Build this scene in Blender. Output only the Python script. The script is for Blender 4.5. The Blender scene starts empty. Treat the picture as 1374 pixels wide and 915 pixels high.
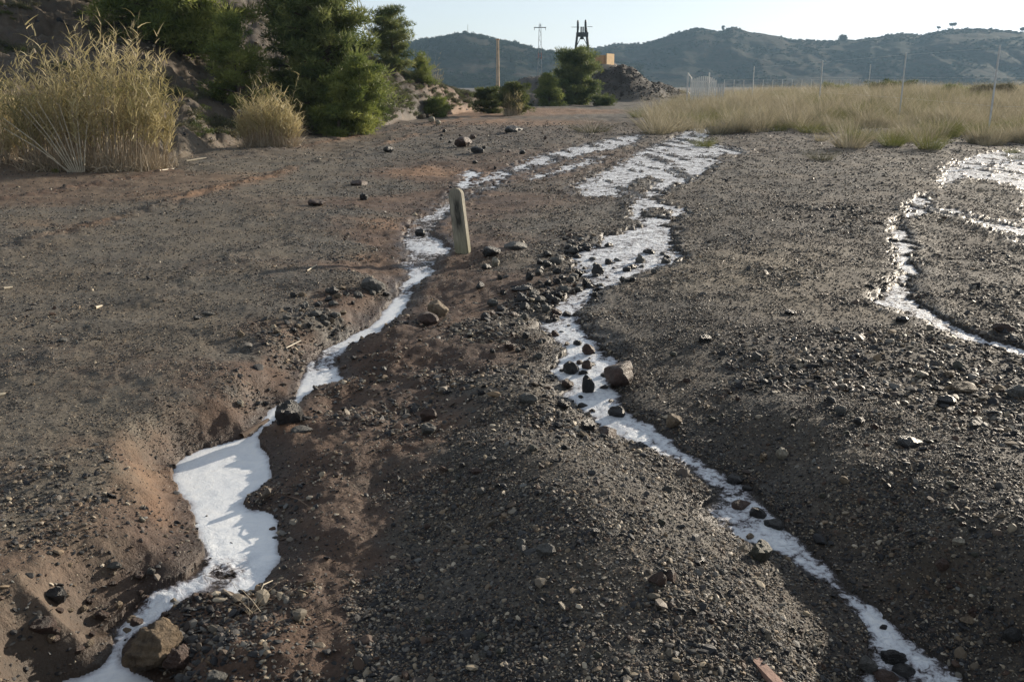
import bpy, math
import numpy as np
from mathutils import Vector, Matrix, Euler

sc = bpy.context.scene
COL = sc.collection
rng = np.random.default_rng(7)
R = math.radians

# ------------------------------------------------------------------ camera, sky, sun, exposure
PITCH, F, CX, CY, CAMH = R(15.65), 1221.0, 687.0, 457.5, 1.6
cam = bpy.data.objects.new('camera', bpy.data.cameras.new('camera'))
COL.objects.link(cam)
cam.location = (0, 0, CAMH)
cam.rotation_euler = (R(90) - PITCH, 0, 0)
cam.data.sensor_width = 36.0
cam.data.lens = 36.0 * F / 1374.0
cam.data.clip_start = 0.05
cam.data.clip_end = 6000
sc.camera = cam

SUN_EL, SUN_AZ = R(14.0), R(46.0)          # azimuth measured from +Y towards +X
sun = bpy.data.objects.new('sun', bpy.data.lights.new('sun', 'SUN'))
COL.objects.link(sun)
sun.data.energy = 5.0
sun.data.angle = R(0.55)
sun.data.color = (1.0, 0.87, 0.70)
sd_ = Vector((math.sin(SUN_AZ) * math.cos(SUN_EL), math.cos(SUN_AZ) * math.cos(SUN_EL), math.sin(SUN_EL)))
sun.rotation_euler = (-sd_).to_track_quat('-Z', 'Y').to_euler()
sun.location = (20, 20, 30)

world = bpy.data.worlds.new("World")
sc.world = world
world.use_nodes = True
wn = world.node_tree
wn.nodes.clear()


def N(nt, typ, **kw):
    n = nt.nodes.new(typ)
    for k, v in kw.items():
        if k == 'ins':
            for kk, vv in v.items():
                n.inputs[kk].default_value = vv
        else:
            setattr(n, k, v)
    return n


sky = N(wn, 'ShaderNodeTexSky', sky_type='NISHITA', sun_disc=False, sun_elevation=SUN_EL, sun_rotation=SUN_AZ,
        altitude=50, air_density=1.0, dust_density=0.6, ozone_density=1.5)
bw = N(wn, 'ShaderNodeRGBToBW')
wn.links.new(sky.outputs[0], bw.inputs[0])
tc = N(wn, 'ShaderNodeTexCoord')
mp = N(wn, 'ShaderNodeMapping', ins={'Scale': (1.2, 1.2, 5.0)})
wn.links.new(tc.outputs['Generated'], mp.inputs[0])
cn = N(wn, 'ShaderNodeTexNoise', ins={'Scale': 2.2, 'Detail': 6.0, 'Roughness': 0.55})
wn.links.new(mp.outputs[0], cn.inputs[0])
cr = N(wn, 'ShaderNodeMapRange', ins={'From Min': 0.35, 'From Max': 0.7, 'To Min': 0.65, 'To Max': 1.0})
wn.links.new(cn.outputs['Fac'], cr.inputs[0])
cw = N(wn, 'ShaderNodeMath', operation='MULTIPLY_ADD', ins={1: 0.75, 2: 2.2})
wn.links.new(bw.outputs[0], cw.inputs[0])
ctint = N(wn, 'ShaderNodeMix', data_type='RGBA', blend_type='MULTIPLY', ins={0: 1.0})
ctint.inputs[7].default_value = (0.93, 0.98, 1.06, 1)
wn.links.new(cw.outputs[0], ctint.inputs[6])
cm = N(wn, 'ShaderNodeMix', data_type='RGBA')
wn.links.new(cr.outputs[0], cm.inputs[0])
wn.links.new(sky.outputs[0], cm.inputs[6])
wn.links.new(ctint.outputs[2], cm.inputs[7])
bg = N(wn, 'ShaderNodeBackground', ins={'Strength': 0.078})
wn.links.new(cm.outputs[2], bg.inputs[0])
wo = N(wn, 'ShaderNodeOutputWorld')
wn.links.new(bg.outputs[0], wo.inputs[0])

sc.view_settings.view_transform = 'Standard'
sc.view_settings.look = 'None'
sc.view_settings.gamma = 1.0
sc.view_settings.exposure = 0.82
sc.view_settings.use_curve_mapping = False
HAZE = 0.00021

# ------------------------------------------------------------------ helpers
def ss(a, b, x):
    t = np.clip((np.asarray(x, float) - a) / (b - a), 0, 1)
    return t * t * (3 - 2 * t)


def tag(o, label=None, cat=None, group=None, kind=None):
    if label: o['label'] = label
    if cat: o['category'] = cat
    if group: o['group'] = group
    if kind: o['kind'] = kind
    return o


def mesh_np(name, V, Fa, mats=(), smooth=False, attrs=None):
    """V (n,3); Fa list of arrays (m,k)"""
    if not isinstance(Fa, (list, tuple)): Fa = [Fa]
    Fa = [np.asarray(f, np.int32) for f in Fa if len(f)]
    me = bpy.data.meshes.new(name)
    V = np.asarray(V, np.float32)
    me.vertices.add(len(V))
    me.vertices.foreach_set('co', V.ravel())
    nl = sum(f.size for f in Fa)
    npoly = sum(len(f) for f in Fa)
    if npoly:
        me.loops.add(nl)
        me.polygons.add(npoly)
        starts, off = [], 0
        for f in Fa:
            starts.append(off + np.arange(len(f)) * f.shape[1])
            off += f.size
        me.loops.foreach_set('vertex_index', np.concatenate([f.ravel() for f in Fa]))
        me.polygons.foreach_set('loop_start', np.concatenate(starts).astype(np.int32))
        me.polygons.foreach_set('use_smooth', np.full(npoly, smooth))
    if attrs:
        for k, a in attrs.items():
            a = np.asarray(a, np.float32)
            if a.ndim == 1:
                at = me.attributes.new(k, 'FLOAT', 'POINT')
                at.data.foreach_set('value', a)
            else:
                at = me.attributes.new(k, 'FLOAT_VECTOR', 'POINT')
                at.data.foreach_set('vector', a.ravel())
    me.update(calc_edges=True)
    for m in mats: me.materials.append(m)
    return me


def link(name, me, parent=None, loc=(0, 0, 0), rot=(0, 0, 0), scale=(1, 1, 1)):
    o = bpy.data.objects.new(name, me)
    COL.objects.link(o)
    o.location = loc
    o.rotation_euler = rot
    o.scale = scale
    if parent: o.parent = parent
    return o


def empty(name, loc, rz=0):
    o = bpy.data.objects.new(name, None)
    COL.objects.link(o)
    o.empty_display_size = 0.1
    o.location = loc
    o.rotation_euler = (0, 0, rz)
    return o


def copy_tree(o, parent=None):
    c = o.copy()
    COL.objects.link(c)
    c.parent = parent
    for ch in o.children: copy_tree(ch, c)
    return c


def _h(ix, iy, s):
    v = (ix.astype(np.int64) * 374761393 + iy.astype(np.int64) * 668265263 + s * 1442695041) & 0xffffffff
    v = ((v ^ (v >> 13)) * 1274126177) & 0xffffffff
    v = v ^ (v >> 16)
    return (v & 0xffff) / 65535.0


def vnoise(x, y, s=0):
    """gradient noise about -0.7..0.7"""
    ix, iy = np.floor(x), np.floor(y)
    fx, fy = x - ix, y - iy
    ux, uy = fx * fx * fx * (fx * (fx * 6 - 15) + 10), fy * fy * fy * (fy * (fy * 6 - 15) + 10)

    def g(dx, dy):
        a = _h(ix + dx, iy + dy, s) * 6.28318
        return np.cos(a) * (fx - dx) + np.sin(a) * (fy - dy)
    a, b, c, d = g(0, 0), g(1, 0), g(0, 1), g(1, 1)
    return (a + (b - a) * ux) * (1 - uy) + (c + (d - c) * ux) * uy


def fbm(x, y, sc_, octs=4, s=0, gain=0.5):
    o, a = 0, 1.0
    x, y = x / sc_, y / sc_
    for i in range(octs):
        o = o + a * vnoise(x, y, s + i * 17)
        x, y, a = x * 2.03 + 11.3, y * 2.03 - 7.7, a * gain
    return o


def ray(px, py):
    u, v = (np.asarray(px, float) - CX) / F, (np.asarray(py, float) - CY) / F
    return u, np.cos(PITCH) - v * np.sin(PITCH), -np.sin(PITCH) - v * np.cos(PITCH)


def unproj(px, py, z=0.0):
    dx, dy, dz = ray(px, py)
    dz = np.minimum(dz, -1e-3)
    t = (z - CAMH) / dz
    return dx * t, dy * t


def elev(dpx):   # height gained per metre of range for dpx photo pixels above the horizon (near the top of the frame)
    return np.tan(np.arctan((np.asarray(dpx, float) - 342.0) / F) + PITCH)


def azr(px, py=115.0):   # x / y of a picture column near the horizon
    dx, dy, dz = ray(px, py)
    return dx / dy


def warp(x, y):
    y = np.maximum(y, 0.3)
    return np.stack([np.clip(x / (y + 0.5), -3, 3), np.log(y + 0.5)], -1)


def tps_fit(P, v, lam=1e-4):
    d = np.linalg.norm(P[:, None] - P[None], axis=-1)
    K = np.where(d > 0, d * d * np.log(d + 1e-9), 0) + lam * np.eye(len(P))
    n = len(P)
    A = np.zeros((n + 3, n + 3))
    A[:n, :n] = K
    A[:n, n] = 1; A[:n, n + 1:] = P
    A[n:, :n] = A[:n, n:].T
    return P, np.linalg.solve(A, np.concatenate([v, np.zeros(3)]))


def tps_eval(fit, x, y):
    P, w = fit
    Q = warp(x.ravel(), y.ravel())
    out = np.empty(len(Q))
    for i in range(0, len(Q), 40000):
        q = Q[i:i + 40000]
        d2 = (q[:, None, 0] - P[None, :, 0]) ** 2 + (q[:, None, 1] - P[None, :, 1]) ** 2
        out[i:i + 40000] = (0.5 * d2 * np.log(d2 + 1e-18)) @ w[:-3] + w[-3] + q @ w[-2:]
    return out.reshape(x.shape)


def idw_eval(P, v, x, y):
    Q = warp(x.ravel(), y.ravel())
    out = np.empty(len(Q))
    for i in range(0, len(Q), 40000):
        q = Q[i:i + 40000]
        d2 = (q[:, None, 0] - P[None, :, 0]) ** 2 + (q[:, None, 1] - P[None, :, 1]) ** 2
        w = 1 / (d2 + 0.0012) ** 2
        out[i:i + 40000] = (w @ v) / w.sum(1)
    return out.reshape(x.shape)


# ------------------------------------------------------------------ materials
def newmat(name):
    m = bpy.data.materials.new(name)
    m.use_nodes = True
    nt = m.node_tree
    nt.nodes.clear()
    out = N(nt, 'ShaderNodeOutputMaterial')
    b = N(nt, 'ShaderNodeBsdfPrincipled')
    nt.links.new(b.outputs[0], out.inputs[0])
    return m, nt, b, out


def noise(nt, scale, detail=4, rough=0.55, coord='Object', dist=0.0, stretch=None):
    t = N(nt, 'ShaderNodeTexCoord')
    src = t.outputs[coord]
    if stretch:
        mpn = N(nt, 'ShaderNodeMapping', ins={'Scale': stretch})
        nt.links.new(src, mpn.inputs[0]); src = mpn.outputs[0]
    n = N(nt, 'ShaderNodeTexNoise', ins={'Scale': scale, 'Detail': detail, 'Roughness': rough, 'Distortion': dist})
    nt.links.new(src, n.inputs[0])
    return n.outputs['Fac']


def ramp(nt, fac, stops, interp='LINEAR'):
    r = N(nt, 'ShaderNodeValToRGB')
    r.color_ramp.interpolation = interp
    e = r.color_ramp.elements
    while len(e) > 2: e.remove(e[-1])
    e[0].position, e[1].position = stops[0][0], stops[-1][0]
    c3 = lambda c: (c[0], c[1], c[2], 1) if len(c) == 3 else c
    e[0].color, e[1].color = c3(stops[0][1]), c3(stops[-1][1])
    for p, c in stops[1:-1]:
        x = e.new(p); x.color = c3(c)
    nt.links.new(fac, r.inputs[0])
    return r.outputs[0]


def mix(nt, fac, a, b, blend='MIX'):
    m = N(nt, 'ShaderNodeMix', data_type='RGBA', blend_type=blend)
    for i, s in ((0, fac), (6, a), (7, b)):
        if hasattr(s, 'is_linked'): nt.links.new(s, m.inputs[i])
        elif i == 0: m.inputs[0].default_value = s
        else: m.inputs[i].default_value = (*s, 1) if len(s) == 3 else s
    return m.outputs[2]


def math_(nt, op, a, b=None, c=None, clamp=False):
    m = N(nt, 'ShaderNodeMath', operation=op, use_clamp=clamp)
    for i, s in enumerate((a, b, c)):
        if s is None: continue
        if hasattr(s, 'is_linked'): nt.links.new(s, m.inputs[i])
        else: m.inputs[i].default_value = s
    return m.outputs[0]


def mrange(nt, v, a, b, c=0.0, d=1.0):
    m = N(nt, 'ShaderNodeMapRange', ins={'From Min': a, 'From Max': b, 'To Min': c, 'To Max': d})
    nt.links.new(v, m.inputs[0])
    return m.outputs[0]


def attr(nt, name, inst=False):
    a = N(nt, 'ShaderNodeAttribute', attribute_name=name)
    if inst: a.attribute_type = 'INSTANCER'
    return a.outputs['Fac']


def bump(nt, b, h, strength=0.5, dist=0.01):
    bn = N(nt, 'ShaderNodeBump', ins={'Strength': strength, 'Distance': dist})
    nt.links.new(h, bn.inputs['Height'])
    nt.links.new(bn.outputs[0], b.inputs['Normal'])


def simple(name, col, rough=0.7, metal=0.0, var=0.25, scale=8.0, bmp=0.3, spec=0.4):
    m, nt, b, _ = newmat(name)
    n = noise(nt, scale, 5)
    c = ramp(nt, n, [(0.25, [x * (1 - var) for x in col]), (0.75, [min(1, x * (1 + var)) for x in col])])
    nt.links.new(c, b.inputs['Base Color'])
    b.inputs['Roughness'].default_value = rough
    b.inputs['Metallic'].default_value = metal
    b.inputs['Specular IOR Level'].default_value = spec
    if bmp: bump(nt, b, noise(nt, scale * 6, 4), bmp, 0.01)
    return m


def leafmat(name, stops, rough=0.6, trans=0.35, tcol=None, nscale=1.5, spec=0.25):
    """foliage: colour from per-blade attribute v plus large noise"""
    m, nt, b, out = newmat(name)
    v = attr(nt, 'v')
    n = noise(nt, nscale, 3, coord='Object')
    oi = N(nt, 'ShaderNodeObjectInfo')
    f = math_(nt, 'ADD', math_(nt, 'MULTIPLY', v, 0.6), math_(nt, 'MULTIPLY', mrange(nt, n, 0.3, 0.7), 0.3))
    f = math_(nt, 'ADD', f, math_(nt, 'MULTIPLY', oi.outputs['Random'], 0.12))
    c = ramp(nt, f, stops)
    nt.links.new(c, b.inputs['Base Color'])
    b.inputs['Roughness'].default_value = rough
    b.inputs['Specular IOR Level'].default_value = spec
    t = N(nt, 'ShaderNodeBsdfTranslucent')
    nt.links.new(c, t.inputs[0])
    mx = N(nt, 'ShaderNodeMixShader', ins={0: trans})
    nt.links.new(b.outputs[0], mx.inputs[1])
    nt.links.new(t.outputs[0], mx.inputs[2])
    nt.links.new(mx.outputs[0], out.inputs[0])
    return m


# ground
def ground_material():
    m, nt, b, out = newmat('ground_earth')
    mud, och, pale = attr(nt, 'mud'), attr(nt, 'ochre'), attr(nt, 'pale')
    wet = attr(nt, 'wet')
    grav_n = noise(nt, 42, 5, 0.7)
    grav = ramp(nt, grav_n, [(0.28, (0.028, 0.026, 0.024)), (0.45, (0.070, 0.064, 0.056)), (0.6, (0.115, 0.106, 0.092)), (0.78, (0.24, 0.225, 0.195))])
    n2 = noise(nt, 1.1, 5, 0.6)
    grav = mix(nt, mrange(nt, n2, 0.42, 0.68, 0, 0.6), grav, (0.105, 0.078, 0.050))
    mudn = noise(nt, 6, 6, 0.65)
    mudc = ramp(nt, mudn, [(0.25, (0.050, 0.030, 0.020)), (0.5, (0.098, 0.060, 0.041)), (0.75, (0.155, 0.103, 0.070))])
    fine = ramp(nt, noise(nt, 70, 4, 0.7), [(0.3, (0.55, 0.55, 0.55)), (0.7, (1.3, 1.3, 1.3))])
    mudc = mix(nt, 0.8, mudc, fine, 'MULTIPLY')
    mm = mrange(nt, math_(nt, 'ADD', mud, math_(nt, 'MULTIPLY', math_(nt, 'SUBTRACT', noise(nt, 7, 6, 0.7), 0.5), 1.1)), 0.3, 0.7)
    c = mix(nt, mm, grav, mudc)
    om = mrange(nt, math_(nt, 'ADD', och, math_(nt, 'MULTIPLY', math_(nt, 'SUBTRACT', noise(nt, 3, 5, 0.7), 0.5), 0.8)), 0.35, 0.75, 0, 0.85)
    c = mix(nt, om, c, (0.20, 0.115, 0.065))
    pm = mrange(nt, math_(nt, 'ADD', pale, math_(nt, 'MULTIPLY', math_(nt, 'SUBTRACT', noise(nt, 2, 5, 0.7), 0.5), 0.8)), 0.3, 0.8, 0, 0.7)
    c = mix(nt, pm, c, (0.21, 0.175, 0.125))
    c = mix(nt, mrange(nt, wet, 0, 1, 0, 0.62), c, (0.012, 0.009, 0.008))
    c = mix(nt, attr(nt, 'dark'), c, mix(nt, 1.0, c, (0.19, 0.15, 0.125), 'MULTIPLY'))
    nt.links.new(c, b.inputs['Base Color'])
    r = mrange(nt, wet, 0, 1, 0.8, 0.42)
    nt.links.new(r, b.inputs['Roughness'])
    b.inputs['Specular IOR Level'].default_value = 0.35
    h = math_(nt, 'ADD', noise(nt, 60, 5, 0.7), math_(nt, 'MULTIPLY', noise(nt, 18, 4, 0.6), 1.6))
    bump(nt, b, h, 0.75, 0.012)
    return m


def stone_material(name='stone', wetk=0.0):
    m, nt, b, out = newmat(name)
    oi = N(nt, 'ShaderNodeObjectInfo')
    r = oi.outputs['Random']
    c = ramp(nt, r, [(0.0, (0.014, 0.015, 0.018)), (0.3, (0.026, 0.028, 0.033)), (0.48, (0.052, 0.053, 0.054)),
                     (0.58, (0.078, 0.048, 0.034)), (0.70, (0.115, 0.106, 0.090)), (0.80, (0.21, 0.155, 0.100)), (0.86, (0.13, 0.137, 0.14)),
                     (0.95, (0.28, 0.235, 0.17)), (1.0, (0.48, 0.43, 0.35))])
    n = noise(nt, 30, 4, 0.6)
    c = mix(nt, 0.6, c, ramp(nt, n, [(0.3, (0.65, 0.63, 0.6)), (0.7, (1.25, 1.2, 1.12))]), 'MULTIPLY')
    nt.links.new(c, b.inputs['Base Color'])
    rr = mrange(nt, math_(nt, 'FRACT', math_(nt, 'MULTIPLY', r, 37.7)), 0, 1, 0.48, 0.85)
    nt.links.new(rr, b.inputs['Roughness'])
    b.inputs['Specular IOR Level'].default_value = 0.36
    bump(nt, b, noise(nt, 90, 3, 0.6), 0.35, 0.004)
    return m


def rock_material(name, col, rough=0.55, col2=None):
    m, nt, b, out = newmat(name)
    col2 = col2 or [x * 0.45 for x in col]
    c = ramp(nt, noise(nt, 2.2, 6, 0.65), [(0.3, col2), (0.52, col), (0.75, [min(1, x * 1.5) for x in col])])
    c = mix(nt, 0.7, c, ramp(nt, noise(nt, 16, 5, 0.7), [(0.3, (0.6, 0.58, 0.55)), (0.7, (1.3, 1.27, 1.2))]), 'MULTIPLY')
    nt.links.new(c, b.inputs['Base Color'])
    b.inputs['Roughness'].default_value = rough
    b.inputs['Specular IOR Level'].default_value = 0.4
    bump(nt, b, math_(nt, 'ADD', noise(nt, 9, 6, 0.7), noise(nt, 3, 4)), 0.7, 0.06)
    return m


def water_material():
    m, nt, b, out = newmat('milky_water')
    foam = attr(nt, 'foam')
    s1 = noise(nt, 5.5, 7, 0.62, dist=1.6)
    s2 = noise(nt, 34, 5, 0.7, dist=0.8)
    f = math_(nt, 'ADD', foam, math_(nt, 'MULTIPLY', math_(nt, 'SUBTRACT', s1, 0.5), math_(nt, 'ADD', 0.62, attr(nt, 'rough'))))
    f = math_(nt, 'ADD', f, math_(nt, 'MULTIPLY', math_(nt, 'SUBTRACT', s2, 0.5), math_(nt, 'MULTIPLY', attr(nt, 'rough'), 2.6)))
    c = ramp(nt, f, [(0.18, (0.10, 0.082, 0.075)), (0.38, (0.26, 0.25, 0.27)), (0.52, (0.50, 0.51, 0.55)), (0.70, (0.69, 0.73, 0.78)), (0.88, (0.80, 0.83, 0.86)), (1.0, (0.85, 0.87, 0.88))])
    nt.links.new(c, b.inputs['Base Color'])
    nt.links.new(mrange(nt, attr(nt, 'rough'), 0.1, 1, 0.2, 0.55), b.inputs['Roughness'])
    b.inputs['Specular IOR Level'].default_value = 0.3
    al = mrange(nt, f, 0.15, 0.52, 0.08, 1.0)
    nt.links.new(al, b.inputs['Alpha'])
    h = math_(nt, 'MULTIPLY', s2, attr(nt, 'rough'))
    bump(nt, b, h, 0.8, 0.025)
    return m


def hill_material(name, a, bcol, c3):
    m, nt, b, out = newmat(name)
    n = noise(nt, 0.011, 8, 0.62)
    c = ramp(nt, n, [(0.33, a), (0.5, bcol), (0.66, c3)])
    sp = noise(nt, 0.16, 6, 0.75)
    c = mix(nt, mrange(nt, sp, 0.44, 0.58, 0, 0.85), c, (0.012, 0.020, 0.010))
    c = mix(nt, mrange(nt, noise(nt, 0.05, 5, 0.7, stretch=(1, 1, 6)), 0.55, 0.72, 0, 0.4), c, (0.085, 0.058, 0.042))
    nt.links.new(c, b.inputs['Base Color'])
    b.inputs['Roughness'].default_value = 0.95
    b.inputs['Specular IOR Level'].default_value = 0.05
    bump(nt, b, sp, 0.7, 3.0)
    return m


M = {}
M['ground'] = ground_material()
M['stone'] = stone_material()
M['water'] = water_material()
M['hill'] = hill_material('hill_scrub', (0.022, 0.026, 0.016), (0.046, 0.033, 0.025), (0.028, 0.032, 0.018))
M['rock_dark'] = rock_material('rock_dark', (0.038, 0.038, 0.040), 0.4)
M['rock_brown'] = rock_material('rock_brown', (0.085, 0.055, 0.045), 0.5)
M['rock_grey'] = rock_material('rock_grey', (0.12, 0.12, 0.115), 0.6)
M['rock_tan'] = rock_material('rock_tan', (0.24, 0.19, 0.135), 0.7)
M['rock_green'] = rock_material('rock_green', (0.085, 0.088, 0.07), 0.6, (0.03, 0.032, 0.028))
M['rock_crust'] = rock_material('rock_crust', (0.14, 0.105, 0.07), 0.8, (0.05, 0.038, 0.03))
M['rock_pale'] = rock_material('rock_pale', (0.36, 0.33, 0.27), 0.6)
M['pine'] = leafmat('pine_needles', [(0.0, (0.032, 0.054, 0.022)), (0.35, (0.10, 0.135, 0.045)), (0.7, (0.20, 0.225, 0.08)), (1.0, (0.32, 0.32, 0.12))], 0.55, 0.4)
M['pine2'] = leafmat('pine_needles_bright', [(0.0, (0.045, 0.07, 0.022)), (0.4, (0.14, 0.18, 0.046)), (1.0, (0.36, 0.37, 0.11))], 0.55, 0.42)
M['bush'] = leafmat('bush_leaves', [(0.0, (0.035, 0.05, 0.018)), (0.4, (0.085, 0.11, 0.035)), (1.0, (0.19, 0.2, 0.07))], 0.6, 0.35)
M['reed'] = leafmat('reed_leaf', [(0.0, (0.10, 0.11, 0.04)), (0.25, (0.26, 0.23, 0.10)), (0.6, (0.46, 0.39, 0.21)), (1.0, (0.68, 0.59, 0.40))], 0.55, 0.35, nscale=1.0)
M['reed_stem'] = leafmat('reed_stem', [(0.0, (0.16, 0.13, 0.09)), (0.5, (0.34, 0.28, 0.20)), (1.0, (0.60, 0.52, 0.40))], 0.5, 0.1)
M['cane'] = simple('dry_cane', (0.42, 0.37, 0.28), 0.55, var=0.3)
M['grass'] = leafmat('dry_grass', [(0.0, (0.065, 0.07, 0.035)), (0.25, (0.15, 0.14, 0.085)), (0.55, (0.31, 0.275, 0.19)), (1.0, (0.58, 0.52, 0.39))], 0.6, 0.35, nscale=0.6)
M['green_grass'] = leafmat('green_grass', [(0.0, (0.04, 0.06, 0.012)), (0.4, (0.10, 0.125, 0.03)), (0.8, (0.23, 0.22, 0.08)), (1.0, (0.36, 0.31, 0.17))], 0.6, 0.35, nscale=0.6)
M['scrub'] = leafmat('scrub_leaves', [(0.0, (0.05, 0.055, 0.03)), (0.5, (0.11, 0.11, 0.065)), (1.0, (0.22, 0.19, 0.12))], 0.7, 0.25)
M['farscrub'] = leafmat('far_scrub', [(0.0, (0.010, 0.018, 0.008)), (0.6, (0.022, 0.034, 0.014)), (1.0, (0.045, 0.055, 0.022))], 0.8, 0.2)
M['bark'] = simple('bark', (0.09, 0.065, 0.05), 0.9, scale=12)
M['steel_dark'] = simple('dark_steel', (0.035, 0.032, 0.03), 0.6, var=0.4, scale=2)
M['steel_grey'] = simple('grey_steel', (0.30, 0.30, 0.30), 0.5, var=0.2, scale=3)
M['steel_red'] = simple('red_painted_steel', (0.32, 0.10, 0.07), 0.6)
M['galv'] = simple('galvanised_metal', (0.55, 0.56, 0.56), 0.45, metal=0.3, var=0.15)
M['white_metal'] = simple('white_painted_metal', (0.72, 0.72, 0.70), 0.45, var=0.1)
M['ochre_wall'] = simple('ochre_render', (0.42, 0.23, 0.10), 0.9, var=0.35, scale=0.8)
M['sunlit_ochre_wall'] = simple('sunlit_ochre_render', (0.66, 0.46, 0.25), 0.9, var=0.15, scale=0.8)  # paler copy of the ochre render, sunlight on the right wall put into colour
M['faded_wall'] = simple('faded_ochre_brick', (0.42, 0.31, 0.20), 0.9, var=0.35, scale=1.2)
M['dark_void'] = simple('dark_opening', (0.02, 0.018, 0.016), 0.9)
M['wood_pink'] = simple('weathered_plank', (0.30, 0.19, 0.15), 0.8, scale=14)

# ------------------------------------------------------------------ terrain control data (picture column, row, height, mud)
CT = [
 # road
 (0,300,0,.05),(0,420,0,0),(0,560,0,0),(0,680,0,.1),(0,790,-.03,.55),(200,300,0,0),(200,420,.01,0),(150,560,0,.05),(100,640,0,.15),
 (400,225,0,0),(350,320,0,0),(350,400,.01,0),(300,470,.01,.1),(240,540,0,.3),(480,250,.01,0),(450,330,.01,0),(560,200,.01,.15),(420,420,.03,0),
 (510,290,.02,.2),(0,262,0,.75),(200,240,0,.7),(400,197,0,.5),(140,620,0,.3),(385,460,.01,.3),(470,370,.03,.1),(320,510,.0,.4),
 # left stream west bank
 (240,592,-.07,1),(205,625,-.09,1),(190,660,-.11,.9),(215,720,-.2,1),(150,740,-.12,.85),(200,780,-.24,1),(100,800,-.12,.8),(110,850,-.22,.9),(50,860,-.14,.8),(60,895,-.27,1),
 (10,915,-.16,.9),(300,560,-.08,1),(360,515,-.1,1),(430,465,-.09,1),(485,415,-.06,1),(520,370,-.07,1),(530,325,-.05,1),(565,280,-.04,.9),(602,232,-.03,.8),
 # left stream
 (130,910,-.42,1),(190,820,-.36,1),(300,770,-.30,1),(300,640,-.29,1),(380,545,-.24,1),(430,495,-.22,1),(520,425,-.19,1),(560,365,-.16,1),(565,335,-.09,1),
 (580,300,-.08,1),(610,265,-.07,1),(640,240,-.05,.9),(740,210,-.03,.6),(850,185,-.01,.4),
 # mud between left stream and ridge
 (400,610,-.17,1),(420,690,-.19,1),(400,800,-.2,1),(310,850,-.2,1),(250,890,-.22,.9),(480,560,-.12,1),(500,480,-.11,1),(560,430,-.08,1),(620,380,-.03,.9),
 (622,340,.0,1),(600,480,-.07,.85),(560,560,-.13,.7),(510,650,-.18,.6),(450,760,-.2,.8),(420,900,-.22,.8),(660,300,-.01,.5),(700,250,-.01,.4),
 # central ridge
 (680,350,.0,.3),(680,430,.0,.25),(690,510,.05,0),(690,600,.07,0),(770,660,.11,0),(840,740,.11,0),(710,740,.05,0),(610,700,-.09,.1),(530,800,-.18,.25),(560,880,-.15,0),
 (740,880,.01,0),(930,850,.02,0),(1040,850,-.06,0),(900,670,.02,0),(980,770,-.03,0),(720,300,0,.2),(760,340,0,.1),
 # right stream
 (905,240,-.02,.2),(860,290,-.04,.2),(850,340,-.05,.2),(780,420,-.09,.3),(800,520,-.14,.3),(880,590,-.18,.3),(985,670,-.22,.4),(1100,780,-.27,.4),(1210,880,-.32,.4),
 # right plateau
 (850,430,-.01,0),(880,510,-.06,0),(960,580,-.09,0),(1060,670,-.13,.0),(1170,760,-.19,.0),(1300,870,-.21,0),(950,430,.04,.0),(1050,350,.05,.2),(1100,500,.05,0),
 (1050,560,.04,0),(1150,640,.04,0),(1260,720,.04,0),(1374,800,.04,0),
 (1250,560,.06,0),(1374,650,.08,0),(1000,300,.03,0),(1100,230,.02,.1),(1250,470,.05,0),(1210,340,-.02,.2),(1240,425,.01,.1),(1370,475,.0,.1),
 (1300,280,-.02,.2),(1350,220,-.02,.2),(1374,400,.04,0),(1290,370,.03,0),
 # surroundings
 (700,170,0,.45),(850,155,0,.2),(1100,190,0,.35),(1374,192,0,.3),(300,205,0,.4),(-500,500,0,0),(-500,800,0,.1),(1900,500,.05,0),(1900,850,.03,0),
 (-500,250,0,.2),(1900,250,0,.1),(300,1200,-.45,.8),(700,1200,-.06,0),(1000,1200,-.1,0),(1330,1100,-.36,.3),(1600,1000,-.02,0),(-100,1100,-.2,.6)]
CT = np.array(CT, float)
CT[:, 2] = np.where(CT[:, 2] < 0, CT[:, 2] * np.where(CT[:, 0] < 600, 0.66, 0.62), CT[:, 2])
cx_, cy_ = unproj(CT[:, 0], CT[:, 1], CT[:, 2])
CW = warp(cx_, cy_)
FIT_BASE = tps_fit(CW, CT[:, 2], 2e-4)

WL = np.array([(100,930,-.44),(130,905,-.42),(170,850,-.39),(190,820,-.35),(240,790,-.305),(300,770,-.30),(330,700,-.298),(300,640,-.295),(340,590,-.285),(360,565,-.26),(380,545,-.24),(430,495,-.22),
 (520,425,-.19),(555,375,-.165),(570,350,-.12),(565,335,-.09),(580,300,-.08),(610,265,-.07),(640,240,-.055),(740,210,-.035),(850,185,-.02),
 (905,240,-.025),(860,290,-.04),(850,340,-.05),(780,420,-.09),(800,520,-.14),(880,590,-.18),(985,670,-.22),(1100,780,-.27),(1210,880,-.32),(1300,960,-.34),
 (1210,340,-.01),(1200,400,.0),(1240,425,.01),(1370,475,.005),(1300,280,-.02),(1350,220,-.02)], float)
WL[:, 2] *= np.where(WL[:, 0] < 600, 0.66, 0.62)
FIT_WL = tps_fit(warp(*unproj(WL[:, 0], WL[:, 1], WL[:, 2])), WL[:, 2], 2e-4)

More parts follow.
